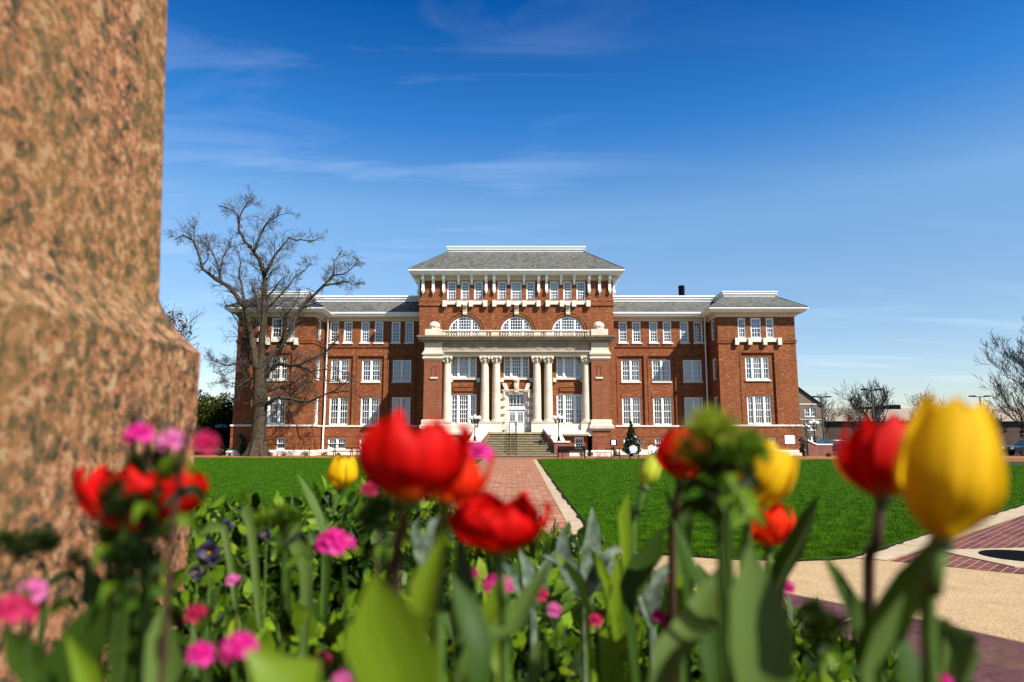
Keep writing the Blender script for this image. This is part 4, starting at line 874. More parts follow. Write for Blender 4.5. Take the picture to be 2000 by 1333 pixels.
def big_tree():
    Y0 = 59.0; base = Vector((P(505,890,Y0).x, Y0, 0)); T = empty('bare_tree', base, 'large leafless tree with thick grey trunk in front of the left wing', 'tree')
    z3 = lambda x,y,Y=Y0: P(420+x/3.507, 540+y/3.507, Y)-base; z6 = lambda x,y,Y=Y0: P(320+x/3.92, 360+y/3.92, Y)-base
    tr = MB(); pts = [z3(290,1255),z3(292,1200),z3(297,1120),z3(303,1000),z3(308,860),z3(308,740),z3(305,640)]; pts[0].z = -.1
    m = MB(); tr.tube(pts, [1.05,.80,.66,.58,.60,.56,.50], 16)
    for k in range(7):
        a = k*.9; tr.tube([pts[2]+Vector((.45*math.cos(a),.45*math.sin(a),0)), pts[1]+Vector((.72*math.cos(a),.72*math.sin(a),-.1)), Vector((pts[0].x+1.15*math.cos(a),1.15*math.sin(a),-.12))],[.2,.26,.12],7)
    autosmooth(tr.build('trunk', BARK, T), 60); tw = MB()
    limbs = [ # points, start radius, end radius, depth drift
     ([z3(300,660),z3(270,560),z3(252,460),z3(230,330),z3(200,205),z6(510,790),z6(400,730),z6(300,650),z6(262,520),z6(225,430),z6(150,390),z6(80,430)],.36,.03,-1.5),
     ([z3(305,650),z3(322,540),z3(335,300),z3(340,100),z6(768,780),z6(770,690),z6(735,590),z6(690,520),z6(620,440),z6(572,350),z6(565,240),z6(540,205),z6(430,165)],.36,.03,.6),
     ([z6(770,690),z6(830,590),z6(870,520),z6(960,410),z6(1050,425),z6(1150,435),z6(1235,400)],.15,.02,1.5),
     ([z6(690,520),z6(720,440),z6(770,330),z6(800,285),z6(880,240),z6(1000,225)],.13,.02,-1.0),
     ([z6(570,300),z6(610,190),z6(650,130),z6(640,90)],.09,.02,.8),
     ([z3(315,660),z3(350,600),z3(400,520),z3(480,430),z3(550,290),z3(620,180),z6(1150,850),z6(1240,760),z6(1295,700),z6(1305,600),z6(1365,495)],.34,.03,1.6),
     ([z6(1230,775),z6(1300,765),z6(1390,745),z6(1450,775),z6(1530,745)],.12,.02,.8),
     ([z6(1295,700),z6(1380,690),z6(1460,620),z6(1500,590)],.08,.02,-1),
     ([z3(320,700),z3(370,650),z3(430,600),z3(510,612),z3(580,605),z3(680,560),z3(770,510),z3(830,440),z3(850,400)],.24,.03,-2.2),
     ([z3(560,610),z3(640,640),z3(700,700),z3(790,722),z3(860,700)],.11,.02,-1.5),
     ([z3(330,790),z3(400,775),z3(470,760),z3(560,715),z3(660,650),z3(760,640),z3(880,655)],.17,.025,1.8),
     ([z3(335,890),z3(380,860),z3(440,830),z3(520,838),z3(640,860),z3(720,825),z3(790,795),z3(860,760),z3(935,690)],.22,.03,-3.0),
     ([z3(790,795),z3(880,790),z3(960,800)],.07,.02,-.6),
     ([z3(285,620),z3(220,580),z3(150,595),z3(70,612),z3(20,585),z3(-40,560)],.13,.02,2.0),
     ([z3(275,690),z3(210,720),z3(150,760),z3(90,745),z3(20,720)],.08,.02,-1.2),
     ([z3(258,500),z3(215,430),z3(170,400),z3(150,300),z3(100,230),z3(60,170)],.12,.02,2.4),
     ([z3(210,230),z6(600,800),z6(575,700),z6(590,600),z6(560,520)],.15,.02,1.5),
     ([z6(420,735),z6(430,680),z6(400,580),z6(350,480),z6(320,400)],.10,.02,-1.2), ([z6(430,690),z6(455,560),z6(490,470),z6(530,400)],.08,.02,1.0),
     ([z6(290,640),z6(340,570),z6(330,490),z6(290,430)],.07,.02,1.0), ([z6(240,440),z6(230,380),z6(240,320)],.05,.02,.4),
     ([z3(338,260),z3(400,180),z6(960,780),z6(1010,700),z6(1090,650),z6(1120,590)],.13,.02,2.2), ([z6(770,900),z6(850,800),z6(900,730),z6(950,700)],.09,.02,-1.8),
     ([z3(450,460),z3(480,360),z3(470,280),z3(540,200),z6(1050,800)],.11,.02,-2.4), ([z3(240,380),z3(300,300),z3(290,200),z3(260,100),z6(700,830),z6(690,700)],.10,.02,-2.4),
     ([z3(200,660),z3(140,640),z3(60,680),z3(-20,650)],.06,.02,-1.0)]
    for L, r0, r1, dr in limbs:
        n = len(L); q = []; rad = []
        for i, p in enumerate(L):
            t = i/(n-1); y = dr*t+(.25*math.sin(i*1.7+dr) if i else 0); base_d = (p+base).y; s = (base_d+y)/base_d; w = p+base; w = Vector((w.x*s, w.y*s, CH+(w.z-CH)*s))-base; q.append(w); rad.append(r0+(r1-r0)*t**.8)
        # smooth by midpoint insertion with a little wobble
        Q, RR = [q[0]], [rad[0]]
        for i in range(n-1):
            mid = q[i].lerp(q[i+1], .5)+Vector((random.gauss(0,.05),random.gauss(0,.1),random.gauss(0,.05)))*(1 if r0 > .1 else .6); Q += [mid, q[i+1]]; RR += [(rad[i]+rad[i+1])/2, rad[i+1]]
        m.tube(Q, RR, 8, True)
        for i in range(1,len(Q)):
            t = i/len(Q)
            if RR[i] > .26: continue
            k = 3
            if Q[i].z < 5.5 : k = 2
            for _ in range(k):
                if random.random() < .22: continue
                b = Q[i-1].lerp(Q[i], random.random()); nd = (Q[i]-Q[i-1]).normalized(); sd = Vector((random.gauss(0,1),random.gauss(0,1),random.gauss(0,.7)))
                sd = (sd-nd*sd.dot(nd)).normalized(); Ln = random.uniform(.8,2.2)*(.95 if t < .5 else .42)
                grow(m, tw, b, nd*.55+sd*.8+Vector((0,0,.15)), Ln, min(.055,max(.02,RR[i]*.4)), 0, 2, .75, .10, 4, .0085)
    m.build('branches', BARK, T, True); tw.build('twigs', TWIG, T)
big_tree()
def bare_tree(loc, H, spread, label, seed, mat=BARKD, lv=4, rmin=.02, r=.2, leaves=None, fork=.25, n0=7, group=None, name='bare_tree'):
    random.seed(seed); T = empty(name, loc, label, 'tree', group); m = MB(); tw = MB(); t = MB()
    top = Vector((random.uniform(-.05,.05)*H,0,H*fork)); t.tube([(0,0,-.1),(top.x*.4,0,H*fork*.5),top],[r*1.3,r,r*.85],10); t.build('trunk', mat, T, True)
    for k in range(n0):
        a = 2*math.pi*k/n0+random.random()*.6; up_ = random.uniform(.8,1.6) if k else 2.5; d = Vector((math.cos(a)*spread,math.sin(a)*spread,up_)); grow(m, tw, top-Vector((0,0,random.random()*H*fork*.3)), d, H*random.uniform(.42,.58), r*.55, 1, lv, .62, .18, 5, rmin)
    m.build('branches', mat, T, True); tw.build('twigs', mat, T)
    if leaves: leafcloud('foliage', leaves[0], leaves[1], leaves[2], leaves[3], T)
    return T
bare_tree((38.2,47,0),9.8,.55,'tall dark leafless tree cut by the right edge of the photo',11,lv=5,rmin=.010,r=.22)
bare_tree((40.0,53,0),7.0,.7,'smaller leafless tree behind the tall one at the right edge',12,lv=4,rmin=.012,r=.15)
bare_tree((53.5,101,0),9.6,.55,'leafless round crowned tree rising behind the red tulip on the right',13,lv=4,rmin=.022,r=.2,group='bare trees beyond the hall')
bare_tree((44.5,98,0),6.8,.6,'slim leafless tree touching the first light pole',14,lv=4,rmin=.02,r=.14,group='bare trees beyond the hall')
bare_tree((48.2,96,0),6.9,.8,'low tree with faint yellow green buds left of the second pole',15,mat=BARKD,lv=3,rmin=.02,r=.12,leaves=([(0,0,4.6,2.6,2,1.7)],700,.07,GRN2),group='bare trees beyond the hall')
bare_tree((59.5,98,0),9.3,.45,'thin tree with a few leaves seen above the yellow tulip',16,lv=3,rmin=.02,r=.12,leaves=([(-.6,0,7.2,1.7,1.2,.9)],240,.09,OAKG),group='bare trees beyond the hall')
bare_tree((57.0,93,0),5.0,1.0,'low spreading bare tree just right of the second light pole',21,lv=4,rmin=.02,r=.12,group='bare trees beyond the hall')
bare_tree((50.8,88,0),4.6,1.0,'low brown bare tree directly under the round crowned tree',22,lv=4,rmin=.02,r=.12,group='bare trees beyond the hall')
bare_tree((44.0,84,0),4.4,1.0,'low brown bare tree behind the brick wall and blue car',23,lv=4,rmin=.02,r=.12,group='bare trees beyond the hall')
bare_tree((64.0,92,0),5.2,1.0,'low spreading bare tree between the yellow tulip and third pole',24,lv=4,rmin=.02,r=.12,group='bare trees beyond the hall')
bare_tree((24.2,57.2,0),3.7,.6,'young leafless sapling planted before the right wing',17,mat=TWIG,lv=3,rmin=.007,r=.045,n0=6)
bare_tree((-39,70,0),16.6,.5,'leafless tree with withered brown leaves behind the granite monument',18,lv=4,rmin=.018,r=.3,leaves=([(3.9,0,13.6,1.3,1.5,1.1),(4.9,0,12.7,1.1,1,.8),(3.2,0,12.4,1.2,1,.9),(-1.5,0,12.5,2.4,2,1.4)],620,.15,BROWNL))
random.seed(5)
def evergreen(loc, label, clumps, n, size, mat, th=1.2, name='evergreen_tree', group=None):
    T = empty(name, loc, label, 'tree' if 'tree' in name else 'shrub', group); MB().tube([(0,0,-.1),(.05,0,th)],[size*1.4,size*.8],8).build('trunk', BARKD, T); leafcloud('crown', clumps, n, size, mat, T); return T
evergreen((-33.2,76,0),'dense olive green tree left of the hall behind the lamp',[(0,0,3.6,2.6),(1.6,0,2.6,2.0),(-2,0,4.6,2.4),(1.2,.5,5.0,1.6),(-4.5,1,4,2.6),(2.0,-1,1.6,1.5),(-1,2,3,2.6)],17000,.13,OAKG,3)
evergreen((-30.3,73,0),'lower dark green tree tucked against the left wing corner',[(0,0,2.4,1.7),(.6,0,3.8,1.1),(-1.6,0,1.8,1.5)],4500,.10,OAKD,2)
evergreen((52.5,67,0),'dark evergreen tree at the far right edge above the cars',[(0,0,2.8,2.2),(-1.2,0,2.0,1.5),(1.8,0,3.6,2.2)],5000,.13,OAKD,2)
T = evergreen((10.15,58.6,0),'cone shaped magnolia standing before the right range',[(0,0,.55+.42*i,.80-.135*i,.80-.135*i,.38) for i in range(6)],5200,.085,MAGN,2,'magnolia_tree')
evergreen((24.9,59.2,0),'thin dark leaved shrub under the white plaque',[(0,0,.5,.3),(.1,0,1.0,.3),(-.05,0,1.4,.22)],700,.07,MAGN,1,'leafy_shrub')
evergreen((-23.6,60.2,0),'dark leaved shrub just left of the big tree trunk',[(0,0,.6,.4),(.1,0,1.2,.35),(-.1,0,1.7,.25)],900,.07,MAGN,1,'leafy_shrub')
SHR = [GRN2, OAKG, MAGN, BROWNL]
shl = [(-25.2,59.6),(-24.3,59.2),(-20.7,59.0),(-19.6,59.3),(-17.7,59.2),(-16.2,59.6),(-14.9,59.3),(5.9,58.6),(6.6,58.8),(8.9,58.7),(11.8,58.5),(12.9,58.8),(14.2,58.6),(26.2,57.3),(26.9,56.6),(28.0,56.8),(29.1,56.2),(30.0,57.4),(31.2,56.4),(28.4,58.6),(29.8,59.2)]
sn = ['at the left corner of the left wing','beside the left trunk base','right of the big tree trunk','second right of the big tree trunk','by the folding chairs','just right of the white pipe','left of the picnic table','left of the right stone pier','under the right stone pier','left of the magnolia','right of the magnolia','second right of the magnolia','nearest the red tulip and green buds','at the right wing stone base','in front of the low brick wall','right of the low brick wall','fourth past the right wing','fifth past the right wing','last past the right wing, near the dark car','behind the others right of the low wall','beside the dark blue car']
for i, (x,y) in enumerate(shl):
    T = empty('bedding_shrub', (x,y,0), 'low '+['dark green','olive','glossy','brownish'][i%4]+' shrub '+sn[i], 'shrub', 'small shrubs along the foot of the hall'); s = random.uniform(.2,.34)
    leafcloud('foliage', [(0,0,s*.7,s,s,s*.75),(s*.5,0,s*.5,s*.6,s*.6,s*.5)], 170, .045, SHR[i%4], T); MB().tube([(0,0,-.02),(0,0,s*.6)],[.02,.012],5).build('stem', BARKD, T)

# ================================================================== BACKGROUND BUILDINGS, CARS
tb = empty('tan_building', (36,96,0), 'tan brick house end with gable and white windows past the right wing', 'building')
wb = MB(); WB = [(5.2,6.35)]; wall(wb,-6,7.3,0,6.3,0,[(5.0,6.5,z,z+1.25) for z in (.6,2.6,4.5)],.2); wb.quad((-6,0,6.3),(7.3,0,6.3),(.6,0,11.3)); wb.quad((7.3,0,0),(7.3,20,0),(7.3,20,6.3),(7.3,0,6.3)); wb.quad((-6,0,0),(-6,20,0),(-6,20,6.3),(-6,0,6.3)); wb.build('wall', BRICKTAN, tb)
MB().add([(7.6,-.3,6.1),(.6,-.3,11.45),(.6,20,11.45),(7.6,20,6.1),(-6.3,-.3,6.1),(-6.3,20,6.1)],[(0,1,2,3),(1,4,5,2)]).build('roof', SLATE, tb)
MB().box(-6,7.35,-.06,0,6.2,6.35).box(-6,7.35,-.06,0,4.1,4.2).build('stone_band', CREAM, tb)
for z in (.6,2.6,4.5): window(5.0,6.5,z,z+1.25,.1,(1,1),2,1,parent=tb)
MB().box(4.2,6.9,.8,2,.4,6.1).build('interior', DARK, tb)
ar = empty('arena', (92,165,0), 'wide low arena with pale sloping roof beyond the trees on the right', 'building')
MB().prism_y([(-26,0),(40,0),(40,5.6),(-26,5.6)],0,60).build('wall', BROWNW, ar)
a_ = MB(); a_.add([(-27,-1,5.6),(41,-1,5.6),(41,60,5.6),(-27,60,5.6),(-8,14,9.3),(38,14,9.3),(38,50,9.3),(-8,50,9.3)],[(0,1,5,4),(1,2,6,5),(2,3,7,6),(3,0,4,7),(4,5,6,7)]); a_.build('roof', PALEROOF, ar)
MB().prism_y([(-2,9.0),(9,9.0),(9,10.2),(7,10.2),(-2,9.5)],13,16).build('roof_canopy', IRON, ar)
lb = empty('white_step_wall', (37.6,59,0), 'pale stepped wall showing between the yellow tulip and right edge', 'wall')
MB().box(-.6,1.2,0,.4,-.0,.2).box(-.45,1.1,.5,.9,.0,.38).box(-.3,1.0,1.0,1.4,.0,.56).build('step', CONC, lb)
def car(loc, rz, paint, label, s=1):
    r = empty('parked_car', loc, label, 'car', 'cars parked behind the hall', rz=rz); b = MB()
    pr = [(-2.2,.32),(2.2,.32),(2.28,.55),(2.2,.78),(1.1,.92),(.5,1.38),(-1.1,1.42),(-1.9,1.0),(-2.25,.92),(-2.3,.5)]
    b.prism_y(pr,-.86,.86); o = b.build('body', paint, r); mod = o.modifiers.new('bevel','BEVEL'); mod.width = .08; mod.segments = 3; autosmooth(o, 50)
    for y in (-.87,.87): MB().prism_y([(.98,.94),(.42,1.33),(-1.05,1.36),(-1.7,1.0)],y-.004,y+.004).build('side_window', CGLASS, r)
    MB().add([(1.12,-.75,.95),(1.12,.75,.95),(.54,.68,1.37),(.54,-.68,1.37)],[(0,1,2,3)]).build('windscreen', CGLASS, r)
    for x in (-1.4,1.4):
        for y in (-.8,.8):
            w = MB(); vs = [(x+.32*math.cos(t),y-.1,.32+.32*math.sin(t)) for t in [k*math.pi/10 for k in range(20)]]; vs += [(a,y+.1,c_) for a,_,c_ in vs]; w.add(vs,[tuple(range(20)),tuple(range(39,19,-1))]+[(k,(k+1)%20,20+(k+1)%20,20+k) for k in range(20)]); w.build('wheel', RUB, r)
    for y in (-.6,.6): MB().box(2.2,2.3,y-.15,y+.15,.6,.74).build('headlight', GLOBE, r)
car((30.8,65.5,0),R(4),CARP,'dark blue car parked beyond the low brick wall'); car((45.6,60.5,0),R(180),CARP,'dark car at the far right edge under the bare tree'); car((50.2,61.5,0),R(178),CARS,'silver car behind the dark car at far right')

# ================================================================== MONUMENT
mo = empty('granite_monument', (-2.2,-.15,.9), 'pink speckled granite monument rising along the left edge', 'monument')
ox,oy,oz = -2.2,-.15,.9
def ring_sq(hx, hy, z): return [(-hx,-hy,z-oz),(hx,-hy,z-oz),(hx,hy,z-oz),(-hx,hy,z-oz)]
def stack(levels):
    m = MB(); vs = []; fs = []
    for l in levels: vs += ring_sq(*l)
    for j in range(len(levels)-1): fs += [(j*4+k, j*4+(k+1)%4, (j+1)*4+(k+1)%4, (j+1)*4+k) for k in range(4)]
    fs += [(3,2,1,0), tuple(len(levels)*4-4+k for k in range(4))]; return m.add(vs, fs)
FX = 1.55
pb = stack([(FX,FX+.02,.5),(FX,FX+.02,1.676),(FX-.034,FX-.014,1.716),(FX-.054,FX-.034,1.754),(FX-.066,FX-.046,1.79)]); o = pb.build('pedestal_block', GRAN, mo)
sh = stack([(FX-.0615,FX-.0415,1.74),(FX-.195,FX-.175,6.2)]); o2 = sh.build('shaft', GRAN, mo)
for q in (o,o2): md = q.modifiers.new('bevel','BEVEL'); md.width = .006; md.segments = 3; md.limit_method = 'ANGLE'; md.angle_limit = R(50)
o.data.materials.append(granite('sunlit_worn_granite', [(.38,(.04,.034,.022)),(.46,(.13,.095,.055)),(.53,(.30,.145,.065)),(.60,(.45,.21,.11)),(.70,(.52,.38,.22))], 90, .85, .1))  # sun caught by the slope put into the colour, with pale weathering
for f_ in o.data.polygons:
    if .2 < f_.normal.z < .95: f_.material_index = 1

# ================================================================== PLANTER AND FLOWERS
PC = Vector((-2.2,-.18)); PR = 4.0; ZT = 1.0
def ringz(r0, r1, z0, z1, n=96):
    m = MB(); vs = []; fs = []
    for k in range(n):
        a = 2*math.pi*k/n; c_, s_ = math.cos(a), math.sin(a); vs += [(r0*c_,r0*s_,z0),(r1*c_,r1*s_,z0),(r1*c_,r1*s_,z1-.015),(r1*c_-.015*c_,r1*s_-.015*s_,z1),(r0*c_,r0*s_,z1)]
    for k in range(n):
        j = (k+1)%n
        for q in range(5): fs.append((k*5+q, k*5+(q+1)%5, j*5+(q+1)%5, j*5+q))
    return m.add(vs, fs)
pl = empty('round_planter', (PC.x,PC.y,0), 'low round planter with a red granite coping around the monument', 'planter')
ringz(PR-.42,PR,.88,ZT).build('coping', GRANR, pl); ringz(PR-.36,PR-.06,0,.88).build('wall', GRANR, pl)
for k in range(44):
    a = 2*math.pi*k/44+.035; t = MB().box(PR-.42,PR+.001,-.004,.004,.879,ZT+.0012); ca, sa = math.cos(a), math.sin(a)
    if sa > -.2 and ca > -.3: MB().add([(x*ca-y*sa,x*sa+y*ca,z) for x,y,z in t.v], t.f).build('joint', CONC, pl)
m = MB(); n = 64; m.add([(0,0,.93)]+[((PR-.37)*math.cos(2*math.pi*k/n),(PR-.37)*math.sin(2*math.pi*k/n),.93) for k in range(n)],[(0,1+k,1+(k+1)%n) for k in range(n)]); m.build('soil', SOIL, pl)

def uvgrid(name, grid, mat, parent):
    """grid[i][j] of points (i along, j across) -> smooth sheet with a UV map"""
    ni, nj = len(grid), len(grid[0]); me = bpy.data.meshes.new(name); me.from_pydata([tuple(p) for r_ in grid for p in r_], [], [(i*nj+j,i*nj+j+1,(i+1)*nj+j+1,(i+1)*nj+j) for i in range(ni-1) for j in range(nj-1)])
    uv = me.uv_layers.new(name='UVMap'); idx = [l.vertex_index for l in me.loops]; uv.data.foreach_set('uv', [c_ for v in idx for c_ in ((v%nj)/(nj-1), (v//nj)/(ni-1))])
    me.shade_smooth(); me.materials.append(mat); o = bpy.data.objects.new(name, me); COL.objects.link(o); o.parent = parent; return o
def petal(mat, parent, H, W, ang, op, inner, tip=.5, rot=None, lean=0, wide=1.0, ruffle=0.0):
    rows, cols = 16, 11; g = []; Rr = W/2*(.85 if inner else 1.0); ph = random.random()*9
    for i in range(rows):
        s = i/(rows-1); rc = (math.sin(math.pi/2*min(1,s/.44))**.85)*(1-.50*max(0,(s-.44)/.56)**1.7); ro = min(1.0,1.25*s**.55)+.35*op*max(0,s-.55)**1.2
        r = Rr*((1-op)*rc+op*ro)+.0015; z = H*(s-.03*op*s*s)*(1-.04*inner)
        r += lean*W*s*s
        prof = (max(0,s)**.42)*(max(0,1-s**(2.6+2.2*(1-tip))))**(.62+.4*tip); hw = .56*W*wide*prof*(1-.12*min(1,op))
        half = min(1.2, hw/max(r,.004)*.93) if r > .006 else 1.0
        half = min(half, 1.25); row = []
        for j in range(cols):
            t = j/(cols-1)*2-1; a = ang+half*t; rr = r*(1+.05*math.exp(-(t/.14)**2)+.055*t*t-.05*(1-abs(t))*0)-.02*W*abs(t)*inner; rr += ruffle*W*math.sin(5*t+ph+4*s)*s*s*.06
            zz = z-.02*H*t*t*s+ruffle*H*.05*math.sin(7*t+ph)*s**3
            row.append(Vector((rr*math.cos(a), rr*math.sin(a), zz+H*.0)))
        g.append(row)
    o = uvgrid('petal', g, mat, parent)
    if rot: o.rotation_mode = 'QUATERNION'; o.rotation_quaternion = rot
    return o
def ribbon(path, width, mat, parent, name='leaf', face=Vector((0,-1,.25)), fold=.25, curl=0, pw=.75, s0=0.0):
    """tapered leaf blade: path from base to tip"""
    pts = [Vector(p) for p in path]; n = 18; Q = []
    def cr(t):   # catmull-rom
        m_ = len(pts)-1; x = t*m_; i = min(int(x), m_-1); u = x-i; p0,p1,p2,p3 = pts[max(i-1,0)],pts[i],pts[i+1],pts[min(i+2,m_)]
        return .5*((2*p1)+(p2-p0)*u+(2*p0-5*p1+4*p2-p3)*u*u+(3*p1-p0-3*p2+p3)*u**3)
    fine = [cr(i/80) for i in range(81)]; cum = [0]
    for i in range(80): cum.append(cum[-1]+(fine[i+1]-fine[i]).length)
    for i in range(n+1):
        t_ = cum[-1]*i/n; k = min(79, max(0, int(np.searchsorted(cum, t_))-1)); Q.append(fine[k].lerp(fine[k+1], (t_-cum[k])/max(1e-9, cum[k+1]-cum[k])))
    g = []
    for i in range(n+1):
        s = i/n; d = (Q[min(i+1,n)]-Q[max(i-1,0)]).normalized(); f = (face-d*face.dot(d)).normalized(); side = d.cross(f).normalized()
        u_ = (s-s0)/(1-s0)
        if s < s0: q_ = .16+.50*(s/s0)**1.5
        elif u_ < .42: q_ = (.66 if s0 else .3)+(.34 if s0 else .7)*math.sin(math.pi/2*u_/.42)
        else: q_ = math.cos(math.pi/2*((u_-.42)/.58)**1.35)
        w = width/2*max(0, q_); w = max(w, .0006); row = []
        for j in range(7):
            t = j/3-1; a = curl*s; row.append(Q[i]+side*w*t+f*w*(fold*(abs(t)**1.5)-.0)*1.0+f*w*a*t)
        g.append(row)
    return uvgrid(name, g, mat, parent)
def stemtube(path, r, mat, parent, name='stem'):
    pts = [Vector(p) for p in path]; Q = []; n = 14; m_ = len(pts)-1
    for k in range(n+1):
        x = k/n*m_; i = min(int(x), m_-1); u = x-i; p0,p1,p2,p3 = pts[max(i-1,0)],pts[i],pts[i+1],pts[min(i+2,m_)]; Q.append(.5*((2*p1)+(p2-p0)*u+(2*p0-5*p1+4*p2-p3)*u*u+(3*p1-p0-3*p2+p3)*u**3))
    return MB().tube(Q, [r*(1+.25*(1-k/n)) for k in range(n+1)], 10).build(name, mat, parent, True)
ZS = .93
def tulip(label, base, top, d, width, mat, op=0.0, tip=.5, stem=(), smat=None, leaves=(), yaw=0, seed=0, extra=(), ruf=0.2, wide=1.0, sr=.0036, d2=None, fr=1.0):
    """base/top: pixel positions of the flower's foot and crown; d: depth in metres; width: real width in px at that depth"""
    random.seed(seed); pb_, pt = P(*base, d), P(*top, d2 or d); W = width*d/F; gx = pb_.x+(random.random()-.5)*.04
    spts = [P(x,y,dd) for x,y,dd in stem]; foot = Vector(((spts[-1] if spts else pb_).x, (spts[-1] if spts else pb_).y+.02, ZS))
    T = empty('tulip', foot, label, 'tulip', 'tulips in the planter')
    path = [foot-foot]+[p-foot for p in reversed(spts)]+[pb_-foot]
    stemtube(path, sr, smat or STEMG, T)
    bl = bpy.data.objects.new('flower', MB().lathe([(.004,-.004),(.0065,.0),(.004,.006)],(0,0,0),10).build('receptacle', STEMG, mesh_only=True)); COL.objects.link(bl); bl.parent = T
    ax = pt-pb_; H = ax.length; q = ax.to_track_quat('Z','Y'); bl.location = pb_-foot; bl.rotation_mode = 'QUATERNION'; bl.rotation_quaternion = q @ Quaternion((0,0,1), yaw)
    for k in range(6):
        inner = k%2; o_ = op+random.uniform(-.20,.22)*(1 if op > .3 else .3); petal(mat, bl, H*(random.uniform(.84,1.06) if op > .3 else random.uniform(.95,1.03)), W, k*math.pi/3+.2, max(0,min(1.25,o_)), inner, tip, None, 0, wide, ruf)
    if op > .3:
        st = MB(); st.tube([(0,0,0),(0,0,H*.42)],[W*.045,W*.035],8); st.ball((0,0,H*.45),W*.06,8,6); st.build('pistil', GRN3, bl)
        for k in range(6): a = k*1.05; s_ = MB().tube([(0,0,0),(W*.1*math.cos(a),W*.1*math.sin(a),H*.3)],W*.012,5).tube([(W*.1*math.cos(a),W*.1*math.sin(a),H*.3),(W*.13*math.cos(a),W*.13*math.sin(a),H*.45)],W*.028,6); s_.build('stamen', STEMD, bl)
    for L in leaves: leafspec(L, T, foot)
    return T
LM = {'g':TLEAF,'b':TLEAFB,'p':TLEAFP}
def leafspec(L, T, foot):
    """(points px base->tip with depths, width px, material key, face)"""
    pts, wpx, key = L[:3]; face = Vector(L[3]) if len(L) > 3 else Vector((0,-1,.3)); P3 = [P(x,y,dd) for x,y,dd in pts]; dm = P3[len(P3)//2].y
    tl = sum((P3[i+1]-P3[i]).length for i in range(len(P3)-1)); s0 = 0
    if P3[0].z > ZS+.02:
        g_ = Vector((P3[0].x+(foot.x-P3[0].x)*.6, P3[0].y+(foot.y-P3[0].y)*.4, ZS)); m_ = (g_+P3[0])/2+Vector((0,0,.02)); bl_ = (m_-g_).length+(P3[0]-m_).length; s0 = bl_/(bl_+tl); P3 = [g_, m_]+P3
    ribbon([p-foot for p in P3], wpx*1.06*dm/F, LM[key], T, 'leaf', face, L[4] if len(L) > 4 else .3, s0=s0)
tulip('huge blurred yellow tulip at the right edge in front of everything',(1838,1062),(1868,768),.37,165,PYEL,.0,.35,[(1826,1150,.37),(1815,1290,.39)],None,[
  ([(1700,1330,.46),(1760,1190,.43),(1822,1052,.41)],70,'g',(-.7,-.6,.2)),([(1690,1333,.42),(1712,1255,.42),(1765,1160,.42)],52,'p',(.5,-.8,.3))],seed=1,yaw=.35,wide=1.08)
tulip('blurred red tulip with a pointed petal, left of the huge yellow one',(1722,976),(1716,806),.50,148,PRED,.12,.85,[(1712,1060,.5),(1698,1220,.52)],STEMD,[
  ([(1700,1290,.55),(1650,1180,.52),(1603,1078,.5)],72,'g',(.6,-.5,.1)),([(1840,1320,.5),(1850,1240,.5),(1800,1190,.5)],90,'p',(-.4,-.8,.2))],seed=2,yaw=.9)
tulip('leaning orange yellow tulip behind the green buds',(1462,990),(1520,864),.60,108,PYEL,.25,.5,[(1458,1050,.61),(1452,1200,.63)],None,[],seed=3,yaw=.2)
tulip('small red tulip with upright pointed petals under the yellow one',(1500,1070),(1498,972),.75,94,PREDY,.62,1.0,[(1505,1130,.75),(1520,1230,.77)],None,[
  ([(1515,1180,.72),(1560,1060,.70),(1600,965,.68)],44,'g',(-.8,-.4,.1)),([(1510,1190,.66),(1550,1080,.66),(1592,1000,.66)],30,'p',(.9,-.3,.2))],seed=4,ruf=.1)
tulip('round closed red tulip just left of the feathery green buds',(1328,940),(1340,838),.72,95,PRED,.0,.35,[(1318,1000,.73),(1312,1120,.75)],STEMD,[
  ([(1340,1160,.78),(1322,1050,.76),(1296,950,.74)],44,'g',(.6,-.6,.2)),([(1330,1100,.82),(1335,1030,.8),(1342,970,.8)],34,'p',(0,-1,.2)),([(1225,1160,.8),(1265,1100,.8),(1295,1030,.8)],46,'g',(.3,-.4,.8))],seed=5,yaw=.5)
tulip('slim yellow green tulip bud leaning over the lawn edge',(1258,952),(1282,886),.85,33,PBUD,.0,.9,[(1246,1000,.85),(1236,1062,.86)],None,[
  ([(1222,1075,.85),(1216,1020,.85),(1227,962,.85)],26,'b',(.2,-1,.2)),([(1205,1200,.85),(1212,1140,.85),(1207,1082,.85)],34,'b')],seed=6,ruf=.0,sr=.0032,wide=1.15)
tulip('open red tulip with a pale centre at the middle of the photo',(972,1084),(975,962),.50,180,PRED,.66,.7,[(980,1160,.51),(985,1300,.53)],STEMG,[
  ([(905,1330,.5),(1000,1230,.52),(1076,1094,.54)],62,'p',(-.6,-.5,.4)),([(900,1300,.55),(908,1180,.55),(893,1040,.55)],50,'g',(.5,-.6,.1)),([(935,1260,.6),(962,1180,.6),(978,1120,.6)],32,'b')],seed=7,yaw=.15,ruf=.8)
tulip('biggest blurred red tulip, wide open before the left range',(800,985),(812,800),.42,214,PRED,.42,.8,[(775,1080,.44),(770,1250,.47)],STEMD,[
  ([(815,1340,.40),(820,1200,.41),(868,1040,.42)],66,'b',(-.5,-.8,.3)),([(790,1400,.38),(752,1270,.37),(728,1118,.36)],150,'b',(.1,-1,.5)),([(560,1420,.36),(560,1330,.36),(480,1270,.36)],120,'b',(.2,-.7,.7))],seed=8,yaw=.55,ruf=.9,wide=.96)
tulip('red and orange tulip tucked behind the right of the biggest red one',(868,985),(905,872),.47,128,PREDY,.4,.9,[(862,1060,.49),(858,1200,.51)],None,[],seed=18,yaw=.4,ruf=.5)
